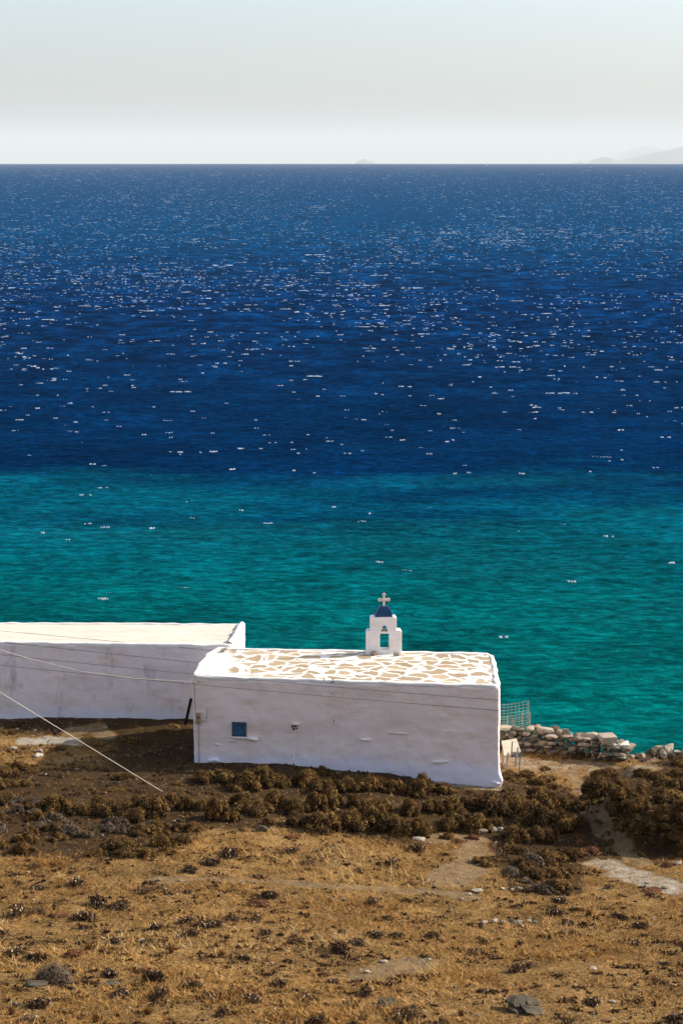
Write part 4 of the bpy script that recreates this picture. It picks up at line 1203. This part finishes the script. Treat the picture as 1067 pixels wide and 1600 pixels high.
for (x, y, w_, h_) in [(833, 1216, 36, 22), (852, 1224, 40, 24), (870, 1216, 30, 16), (842, 1232, 38, 18), (818, 1208, 24, 14), (868, 1234, 30, 14), (790, 1224, 34, 14), (856, 1204, 28, 12), (818, 1226, 26, 14), (905, 1185, 26, 12), (862, 1172, 26, 14), (895, 1250, 40, 10), (800, 1236, 30, 12)]:
    shrub(x, y, w_, h_, 'b', L7, G7)
G8, L8 = 'rounded bushes on the right-hand bank', 'rounded brown cushion bush on the bank at the right edge'
for (x, y, w_, h_) in [(930, 1222, 28, 18), (950, 1218, 36, 22), (940, 1240, 42, 26), (972, 1230, 38, 22), (966, 1254, 38, 24), (985, 1262, 44, 28), (1002, 1216, 34, 18), (1030, 1212, 38, 22), (1058, 1218, 38, 20), (1010, 1232, 36, 20), (1042, 1234, 44, 22), (1070, 1240, 36, 22), (1012, 1256, 40, 24), (1046, 1258, 46, 24), (975, 1286, 40, 24),
                       (1004, 1284, 38, 22), (1032, 1284, 46, 26), (1062, 1284, 38, 24), (1085, 1262, 44, 26), (1062, 1200, 34, 16), (1090, 1292, 44, 26), (990, 1242, 34, 20), (1025, 1300, 34, 18), (1058, 1304, 36, 18), (1098, 1225, 40, 20), (978, 1290, 30, 20), (965, 1272, 30, 18), (988, 1284, 34, 20), (1000, 1302, 30, 16), (1020, 1312, 34, 18), (1045, 1322, 38, 18), (1070, 1328, 38, 18), (985, 1296, 28, 14), (1010, 1322, 20, 9), (1030, 1330, 18, 8)]:
    shrub(x, y, w_, h_, 'b', L8, G8)
G9, L9 = 'rust-coloured dry thickets', 'rust-red dry thicket lying low on the open slope'
for (x, y, w_, h_) in [(925, 1336, 38, 16), (905, 1324, 30, 12), (935, 1318, 26, 10), (1022, 1398, 46, 10), (405, 1418, 48, 12), (740, 1312, 26, 12), (715, 1318, 24, 10), (455, 1312, 30, 10), (225, 1524, 46, 13), (115, 1496, 38, 12), (375, 1552, 36, 10), (90, 1436, 34, 9), (1045, 1355, 26, 10)]:
    shrub(x, y, w_, h_, 'r', L9, G9)
for (x0, x1, ya, yb, k_, kind_, lab_, grp_) in ((300, 700, 1222, 1246, 7, 'b', L1, G1), (180, 760, 1262, 1306, 12, 'b', L2, G2), (0, 300, 1225, 1345, 11, 'g', L4, G4), (0, 280, 1262, 1342, 14, 'b', L3, G3), (765, 930, 1250, 1316, 3, 'b', L5, G5), (940, 1100, 1215, 1300, 3, 'b', L8, G8), (760, 905, 1340, 1392, 4, 'b', L6, G6)):
    for _ in range(k_):
        x_, y_ = srs.uniform(x0, x1), srs.uniform(ya, yb)
        if grp_ == G2 and y_ > 1292 and x_ < 470: continue
        if grp_ == G8 and (y_ > 1225 + (x_ - 940) * 1.3 and x_ < 1000): continue
        if grp_ in (G3, G4) and 60 < x_ < 165 and y_ < 1255: continue
        s_ = srs.uniform(18, 34) * (1.35 if grp_ == G3 else 1); shrub(x_, y_, s_, s_ * srs.uniform(.5, .8), kind_, lab_, grp_)
for (x_, y_, w_, h_) in [(1000, 1296, 34, 20), (1015, 1306, 36, 18), (1035, 1308, 40, 20), (1060, 1312, 42, 20), (1022, 1320, 34, 14), (1048, 1330, 40, 16), (1075, 1336, 40, 16), (992, 1308, 24, 12), (1090, 1318, 40, 20), (1005, 1330, 26, 9), (1030, 1338, 28, 9), (1062, 1342, 30, 10), (982, 1302, 28, 14), (994, 1318, 28, 12), (1012, 1336, 30, 12), (1042, 1342, 30, 12)]:
    shrub(x_, y_, w_, h_, 'b', L8, G8)
for _ in range(30):
    x_, y_ = srs.uniform(885, 1000), srs.uniform(1255, 1348)
    if abs(x_ - (935 + (y_ - 1262) * 0.62)) < 9: continue
    s_ = srs.uniform(10, 24); shrub(x_, y_, s_, s_ * srs.uniform(.25, .45), 'r' if srs.random() < .45 else 'b', 'small withered plant scattered on the slope beside the trail', 'small plants beside the trail')
for _ in range(20):
    x_, y_ = srs.uniform(0, 300), srs.uniform(1134, 1236)
    if x_ < 150 and 1150 < y_ < 1196 or (110 < x_ < 175 and y_ < 1160): continue
    s_ = srs.uniform(16, 40); shrub(x_, y_, s_, s_ * srs.uniform(.18, .35), 'b', 'flat scrubby bush in the shade between the outbuilding and the bushes', 'flat scrub in the shade of the buildings')
o_ = shrub(81, 1538, 64, 46, 'B', 'single large round brown cushion bush standing alone in the lower left grass', None)

# ------------------------------------------------------------------ grass tussocks with tall stalks
def tussock_mesh(seed, n=260, tall=10, dark=0.08):
    rs = np.random.default_rng(seed); V_, F_, T_ = [], [], []
    def blade(b0, tip, wd, tn):
        k = len(V_); sd = np.cross(tip - b0, np.array([rs.normal(), rs.normal(), 0.2])); sd /= np.linalg.norm(sd) + 1e-9
        mid = (b0 + tip) / 2 + np.array([0, 0, 0.06]) * np.linalg.norm(tip - b0)
        V_.extend([b0 - sd * wd, b0 + sd * wd, mid + sd * wd * .7, mid - sd * wd * .7, tip])
        F_.extend([k, k + 1, k + 2, k, k + 2, k + 3, k + 3, k + 2, k + 4]); T_.extend([tn * .6, tn * .6, tn, tn, tn])
    for _ in range(n):
        a = rs.uniform(0, 6.28); r0 = rs.uniform(0, .12); r1 = rs.uniform(.08, .42) ** 1.1
        blade(np.array([r0 * math.cos(a), r0 * math.sin(a), -.03]), np.array([r1 * math.cos(a), r1 * math.sin(a), rs.uniform(.45, .95) * (1 - r1)]), .012, np.clip(dark + .15 * rs.normal(), 0, 1))
    for _ in range(tall):
        a = rs.uniform(0, 6.28); r1 = rs.uniform(.05, .35)
        blade(np.array([0., 0, .1]), np.array([r1 * math.cos(a), r1 * math.sin(a), rs.uniform(1.2, 1.9)]), .012, rs.uniform(.75, 1))
    return mesh_np('grass_tussock', np.array(V_), F_, 3, [M_grass], None, False, {'tint': T_})
TU = [tussock_mesh(300 + i, tall=t_) for i, t_ in enumerate((3, 14, 8))]
def tussock(px, py, wpx, hpx, v, lab, grp='tall dry grass tussocks on the slope'):
    p_ = on_ground(px, py); k = pxm(p_)
    o_ = link('grass_tussock', TU[v], label=lab, cat='grass tussock', group=grp, loc=(p_.x, p_.y, p_.z - 0.02))
    o_.scale = (wpx / k / 0.75, wpx / k / 0.75, hpx / k / 0.85); o_.rotation_euler = (0, 0, px)
for (px, py, w_, h_, v, lab) in [(19, 1586, 15, 24, 0, 'dark pointed grass tussock at the lower left edge'), (150, 1598, 18, 24, 0, 'dark tussock on the bottom edge right of the round bush'), (268, 1490, 15, 22, 1, 'tussock with tall pale stalks, left one of the pair in mid slope'),
                                 (346, 1496, 17, 18, 1, 'tussock with tall pale stalks, right one of the pair in mid slope'), (231, 1585, 24, 18, 0, 'squat dark tussock near the bottom on the left'), (919, 1432, 15, 18, 2, 'tussock with golden plume beside dead thistles on the right'),
                                 (720, 1588, 15, 16, 0, 'small dark tussock near the bottom right of centre'), (140, 1484, 22, 14, 0, 'low tussock above the large round bush')]:
    tussock(px, py, w_, h_, v, lab, None)

# ------------------------------------------------------------------ dead thistles
def thistle_mesh(seed):
    rs = np.random.default_rng(seed); V_, F_, T_ = [], [], []
    for i in range(210):
        a = rs.uniform(0, 6.28); L = rs.uniform(.2, .75); hz = rs.uniform(.1, .6); wd = rs.uniform(.02, .07); cx0, cy0 = rs.normal(0, .28, 2)
        tn = rs.uniform(.75, 1) if rs.random() < .13 else rs.uniform(0, .5) ** 1.3
        da = rs.normal(0, .5); ct, st_ = math.cos(a), math.sin(a); k = len(V_)
        P_l = []
        for j in range(5):
            u = j / 4; r_ = L * u * (1 - .15 * u); z_ = hz * math.sin(u * 2.6) * (1 - .2 * u) + .02
            aa = a + da * u
            P_l.append(np.array([cx0 + r_ * math.cos(aa), cy0 + r_ * math.sin(aa), z_]))
        sd = np.array([-st_, ct, rs.normal() * .5]); sd /= np.linalg.norm(sd)
        for j, q in enumerate(P_l):
            ww_ = wd * (1 - abs(j / 4 - .45) * 1.6) + .006
            V_.extend([q - sd * ww_, q + sd * ww_]); T_.extend([tn, tn])
        for j in range(4): F_.extend([k + 2 * j, k + 2 * j + 1, k + 2 * j + 3, k + 2 * j + 2])
    return mesh_np('dead_thistle', np.array(V_), F_, 4, [M_thistle], None, False, {'tint': T_})
TH = [thistle_mesh(330 + i) for i in range(6)]
thl = [(225, 1397, 20), (293, 1395, 16), (155, 1414, 34), (185, 1419, 36), (25, 1432, 34), (60, 1428, 26), (130, 1437, 34), (290, 1442, 22), (210, 1454, 16), (245, 1453, 20), (327, 1447, 34), (296, 1463, 28), (183, 1474, 22), (230, 1476, 22), (55, 1502, 30), (25, 1492, 34),
       (172, 1526, 28), (243, 1530, 34), (190, 1556, 30), (250, 1560, 36), (350, 1584, 30), (60, 1574, 34), (40, 1596, 26), (400, 1439, 26), (415, 1460, 18), (461, 1474, 26), (458, 1466, 16), (535, 1458, 16), (586, 1464, 24), (617, 1466, 22), (558, 1475, 26), (528, 1488, 34), (508, 1496, 16),
       (675, 1465, 24), (581, 1413, 24), (607, 1437, 18), (436, 1542, 26), (475, 1562, 30), (571, 1554, 30), (548, 1574, 26), (745, 1489, 22), (632, 1596, 46), (395, 1564, 34), (495, 1600, 28), (807, 1418, 20), (875, 1411, 24), (866, 1430, 26), (898, 1423, 18), (885, 1444, 18), (896, 1460, 20),
       (966, 1436, 24), (1000, 1450, 26), (994, 1475, 22), (813, 1477, 16), (742, 1488, 20), (806, 1519, 28), (825, 1511, 20), (924, 1569, 28), (1060, 1597, 32), (980, 1510, 14), (690, 1600, 20), (750, 1550, 14), (1040, 1508, 16), (885, 1600, 20), (365, 1437, 24), (420, 1404, 26), (330, 1350, 30),
       (360, 1338, 34), (300, 1362, 26), (480, 1352, 24), (610, 1350, 22), (560, 1362, 20), (650, 1330, 26), (455, 1332, 22), (950, 1388, 16), (120, 1385, 26), (60, 1390, 24), (300, 1545, 28), (330, 1560, 30), (450, 1505, 18), (380, 1500, 18), (520, 1535, 20), (610, 1540, 16), (110, 1545, 14)]
for i, (px, py, w_) in enumerate(thl):
    p_ = on_ground(px, py); k = pxm(p_)
    s_ = w_ / k / 1.5
    o_ = link('dead_thistle', TH[i % 6], label='withered thistle clump with pale curled leaves low on the dry slope', cat='dead thistle', group='withered thistle clumps on the dry slope', loc=(p_.x, p_.y, p_.z - 0.01), rot=(0, 0, i * 1.9))
    o_.scale = (s_ * (1 + 0.35 * math.sin(i * 2.1)), s_ * (1 - 0.3 * math.sin(i * 2.1)), s_ * (0.95 + 0.25 * math.sin(i * 3.7)))

# ------------------------------------------------------------------ rocks on the slope
def rock(px, py, wpx, hpx, mat, seed, lab, tilt=0.0, name='rock', grp=None, **kw):
    p_ = on_ground(px, py); k = pxm(p_)
    o_ = stone_obj(p_ + Vector((0, 0.1, hpx / k * 0.28)), wpx / k, wpx / k * 0.7, hpx / k, mat, seed, name=name, rz=(seed % 7) * .2 - .6, tilt=tilt, sub=4 if wpx > 40 else 3, **kw)
    o_['label'] = lab; o_['category'] = 'rock'
    if grp: o_['group'] = grp
p_ = on_ground(820, 1584); k = pxm(p_)
import bmesh
bmr = bmesh.new()
for i, (dx, dz, wx, wy, hz, yo) in enumerate(((0, 0.10, 1.25, .8, .30, 0), (-.10, .24, 1.05, .66, .16, .08), (.16, .22, .95, .55, .13, -.10), (-.02, .35, .85, .5, .11, .10), (.24, .32, .55, .4, .10, .12), (-.36, .18, .5, .5, .2, -.12), (.40, .10, .45, .5, .18, -.05))):
    me_ = blob(None, wx, wy, hz, 700 + i, M=Matrix.Rotation(0.20 + 0.05 * (i % 3 - 1), 3, 'Y') @ Matrix.Rotation(0.25 + 0.06 * (i % 2), 3, 'X') @ Matrix.Rotation(i * .3 - .6, 3, 'Z'), sub=3, rough=0.35, cuts=8)
    me_.transform(Matrix.Translation((dx, yo, dz))); bmr.from_mesh(me_); bpy.data.meshes.remove(me_)
me_ = bpy.data.meshes.new('rock'); bmr.to_mesh(me_); bmr.free(); me_.materials.append(M_st[3])
me_.transform(Matrix.Diagonal((0.72, 0.72, 0.85, 1)))
link('rock', me_, label='large dark layered rock half buried in the grass at the lower right', cat='rock', loc=p_ + Vector((0, 0.1, -0.06)))
rock(607, 1572, 36, 10, M_st[3], 2, 'flat dark rock near the bottom centre')
rock(56, 1541, 34, 6, M_st[3], 3, 'flat stone slab in front of the lone round bush')
rock(172, 1540, 26, 5, M_st[3], 4, 'flat stone slab to the right of the lone round bush')
rock(754, 1305, 16, 10, M_st[1], 5, 'grey boulder at the left of the little pile in the bushes', name='boulder')
rock(768, 1302, 18, 11, M_st[2], 6, 'grey boulder in the middle of the little pile in the bushes', name='boulder')
rock(781, 1302, 13, 10, M_st[0], 7, 'pale boulder at the right of the little pile in the bushes', name='boulder')
rock(411, 1300, 17, 11, M_st[3], 8, 'grey boulder at the lower edge of the bush band')
rock(655, 1314, 20, 6, M_st[0], 9, 'long pale stone below the bush band')
rock(746, 1396, 18, 6, M_st[0], 10, 'pale stone at the right end of the faint path')
rock(1060, 1352, 12, 7, M_st[0], 11, 'pale rock at the right edge above the worn earth')
rock(757, 1445, 13, 6, M_st[0], 12, 'pale stone starting the low row of rocks on the right slope')
for i, (px, w_) in enumerate(((772, 12), (785, 12), (800, 10), (812, 12), (826, 10), (836, 9))):
    rock(px, 1443 + i % 2 * 2, w_, 6, M_st[i % 3], 20 + i, 'small stone in the low row of rocks on the right slope', grp='stones of the low row')
for i, (px, py) in enumerate(((785, 1392), (800, 1393), (812, 1391), (720, 1408), (733, 1400))):
    rock(px, py, 9, 4, M_st[i % 2], 40 + i, 'small pale stone along the faint path', grp='small stones along the faint path')
rock(20, 1172, 12, 6, M_st[0], 60, 'small pale stone in the lit patch by the outbuilding')
rock(60, 1184, 14, 7, M_marble, 61, 'white stone on the lit patch by the outbuilding, near the shadow edge')
rock(60, 1177, 14, 6, M_st[1], 62, 'brown stone just behind the white one on the lit patch')

# ------------------------------------------------------------------ loose gravel (stuff)
gr = np.random.default_rng(11)
import bmesh as _b
bm0 = _b.new(); _b.ops.create_icosphere(bm0, subdivisions=1, radius=1)
iv = np.array([list(v.co) for v in bm0.verts]); jf = np.array([[v.index for v in f.verts] for f in bm0.faces]); bm0.free()
GV, GF, GM = [], [], []
cnt = 0
for _ in range(9000):
    px, py = gr.uniform(-30, 1100), gr.uniform(1140, 1600)
    y = 80 - (80 - 43) * ((py - 1140) / 460)
    x = (px - 533) / F * y * 1.02
    wn_, pl_ = worn(np.array([x]), np.array([y]))
    keep = 0.10 + 0.8 * wn_[0]
    if py < 1215 and px < 130: keep = 0.9
    if gr.random() > keep: continue
    s_ = 0.022 * gr.lognormal(0, 0.5); s_ = min(s_, 0.10)
    z = float(height(x, y))
    q = iv * (1 + 0.25 * gr.normal(size=iv.shape)) * s_ * np.array([1.2, 1, 0.6])
    GV.append(q + np.array([x, y, z + s_ * 0.2])); GF.append((jf + cnt).ravel()); GM += [int(gr.integers(0, 3))] * len(jf); cnt += len(iv)
me = mesh_np('gravel', np.concatenate(GV), np.concatenate(GF), 3, [M_st[0], M_st[1], M_st[2]], GM)
link('gravel', me, label='loose pebbles and stone chips scattered over the dry soil', cat='gravel', kind='stuff')

# ------------------------------------------------------------------ dry grass cover (stuff)
gs = np.random.default_rng(17)
n = 430000
gy = 39 + (80 - 39) * gs.random(n) ** 1.0
gx = (gs.random(n) * 2 - 1) * (gy * 0.185 + 1.0)
# clumping: pull blades towards tuft centres
tc = 0.16
cxx, cyy = np.floor(gx / tc), np.floor(gy / tc)
ox = (hash2(cxx, cyy, 1) * .5 + .5) * tc; oy = (hash2(cxx, cyy, 2) * .5 + .5) * tc
tx, ty_ = cxx * tc + ox, cyy * tc + oy
hsh = hash2(cxx, cyy, 3) * .5 + .5
wn_, pl_ = worn(tx, ty_)
patch = fbm(tx * 0.55, ty_ * 0.8, 91, 4)
dens = np.clip(0.60 + 1.5 * patch, 0.06, 1) * (1 - 0.94 * wn_) * (1 - 0.85 * humus_shade(tx, ty_, wn_))
keep = hsh < dens
gx, gy, tx, ty_, hsh, patch = [q[keep] for q in (gx, gy, tx, ty_, hsh, patch)]
bx = tx + (gx - tx) * 0.45; by = ty_ + (gy - ty_) * 0.45
n = len(bx)
ttone = hash2(np.floor(tx / tc), np.floor(ty_ / tc), 8) * .5 + .5
zone = fbm(bx * 0.22, by * 0.3, 95, 3)
hgt = (0.03 + 0.10 * gs.random(n) ** 1.6) * (0.55 + 0.9 * ttone)
tall = sstep(0.20, 0.5, fbm(bx * 0.35, by * 0.5, 97, 3)); hgt = hgt * (1 + 1.0 * tall)
# tall golden grass below the bush band
gc = on_ground(560, 1345)
hgt = hgt * (1 + 2.6 * np.exp(-((bx - gc.x) / 3.6) ** 2 - ((by - gc.y) / 1.8) ** 2) * (gs.random(n) < .4))
lean = gs.normal(size=(n, 2)) * 0.9
wd = 0.005 + 0.006 * gs.random(n)
az = gs.uniform(0, 6.28, n)
bz = height(bx, by) - 0.01
sdx, sdy = np.cos(az) * wd, np.sin(az) * wd
V_ = np.empty((n, 3, 3))
V_[:, 0] = np.stack([bx - sdx, by - sdy, bz], -1); V_[:, 1] = np.stack([bx + sdx, by + sdy, bz], -1)
V_[:, 2] = np.stack([bx + lean[:, 0] * hgt, by + lean[:, 1] * hgt, bz + hgt], -1)
tint = np.clip(0.46 + 0.30 * (ttone - .5) + 0.5 * zone + 0.14 * gs.normal(size=n), 0, 1)
me = mesh_np('dry_grass', V_.reshape(-1, 3), np.arange(3 * n), 3, [M_grass], None, False, {'tint': np.repeat(tint, 3)})
link('dry_grass', me, label='thin golden dry grass covering the slope', cat='grass', kind='stuff')

# dead leaf litter and crumbled plants, in drifts
nl_ = 60000
ly = 39 + 37 * gs.random(nl_); lx = (gs.random(nl_) * 2 - 1) * (ly * 0.185 + 1)
wn_, pl_ = worn(lx, ly)
kp = (fbm(lx * 0.9, ly * 1.3, 123, 4) + 0.35 * fbm(lx * 4, ly * 5, 133, 2) > gs.uniform(0.02, 0.5, nl_)) & (gs.random(nl_) > wn_ * 0.9)
lx, ly = lx[kp], ly[kp]
ncl = 2000; cy_ = 39 + 37 * gs.random(ncl); cx_ = (gs.random(ncl) * 2 - 1) * (cy_ * 0.185 + 1)
ck = gs.random(ncl) > worn(cx_, cy_)[0]; cx_, cy_ = cx_[ck], cy_[ck]
cr = 0.035 * gs.lognormal(0, 0.7, len(cx_)); rep = np.clip((cr * 700).astype(int), 10, 90)
lx = np.concatenate([lx, np.repeat(cx_, rep) + gs.normal(size=rep.sum()) * np.repeat(cr, rep) * 1.3]); ly = np.concatenate([ly, np.repeat(cy_, rep) + gs.normal(size=rep.sum()) * np.repeat(cr, rep)])
nl_ = len(lx)
lz = height(lx, ly); sz = 0.018 + 0.035 * gs.random(nl_) ** 2; aa = gs.uniform(0, 6.28, nl_); hh = sz * gs.uniform(0.4, 2.0, nl_)
V_ = np.empty((nl_, 4, 3)); ca, sa = np.cos(aa) * sz, np.sin(aa) * sz
V_[:, 0] = np.stack([lx - ca, ly - sa, lz], -1); V_[:, 1] = np.stack([lx + sa * .5, ly - ca * .5, lz + hh], -1)
V_[:, 2] = np.stack([lx + ca, ly + sa, lz + hh * gs.uniform(0, .6, nl_)], -1); V_[:, 3] = np.stack([lx - sa * .5, ly + ca * .5, lz + hh * .2], -1)
me = mesh_np('leaf_litter', V_.reshape(-1, 3), np.stack([np.arange(0, 4 * nl_, 4) + q for q in (0, 1, 2, 0, 2, 3)], -1).reshape(-1), 3, [M_thistle], None, False, {'tint': np.repeat(np.clip(gs.normal(.28, .22, nl_), 0, .95), 4)})
link('leaf_litter', me, label='dark crumbled leaf litter drifting over the dry slope', cat='leaf litter', kind='stuff')

# fallen straw stalks
sv, sf, stn = [], [], []
for i in range(900):
    y = gs.uniform(40, 74); x = gs.uniform(-1, 1) * (y * .18 + .5)
    a = gs.normal(0.3, .6); L = gs.uniform(.1, .45); z = float(height(x, y)) + .03
    dx, dy = math.cos(a) * L, math.sin(a) * L; k = len(sv)
    dz = gs.uniform(0, .25) * L
    sv += [(x, y, z), (x + .0, y - .012, z + .012), (x + dx, y + dy - .01, z + dz + .01), (x + dx, y + dy, z + dz)]
    sf += [k, k + 1, k + 2, k + 3]; stn += [gs.uniform(.75, 1)] * 4
me = mesh_np('fallen_straw', sv, sf, 4, [M_grass], None, False, {'tint': stn})
link('fallen_straw', me, label='pale broken straw stalks lying over the dry slope', cat='straw', kind='stuff')

# ------------------------------------------------------------------ haze
m = bpy.data.materials.new('sea haze'); m.use_nodes = True; t = m.node_tree; t.nodes.clear()
m.cycles.homogeneous_volume = True
pv = t.nodes.new('ShaderNodeVolumePrincipled'); mo = t.nodes.new('ShaderNodeOutputMaterial')
pv.inputs['Color'].default_value = (0.90, 0.95, 0.95, 1)
pv.inputs['Density'].default_value = 0.000025
t.links.new(pv.outputs[0], mo.inputs['Volume'])
zlow, ztop = drop(90000) - 60, at_y(533, 219, 84000).z + 250
mb = MB(); mb.hexa([(-92000, -3000, zlow), (92000, -3000, zlow), (92000, 92000, zlow), (-92000, 92000, zlow), (-92000, -3000, ztop), (92000, -3000, ztop), (92000, 92000, ztop), (-92000, 92000, ztop)])
hz = link('haze', mb.mesh('haze', [m]), kind='stuff')
hz['label'] = 'thin pale sea haze over the water'; hz['category'] = 'haze'
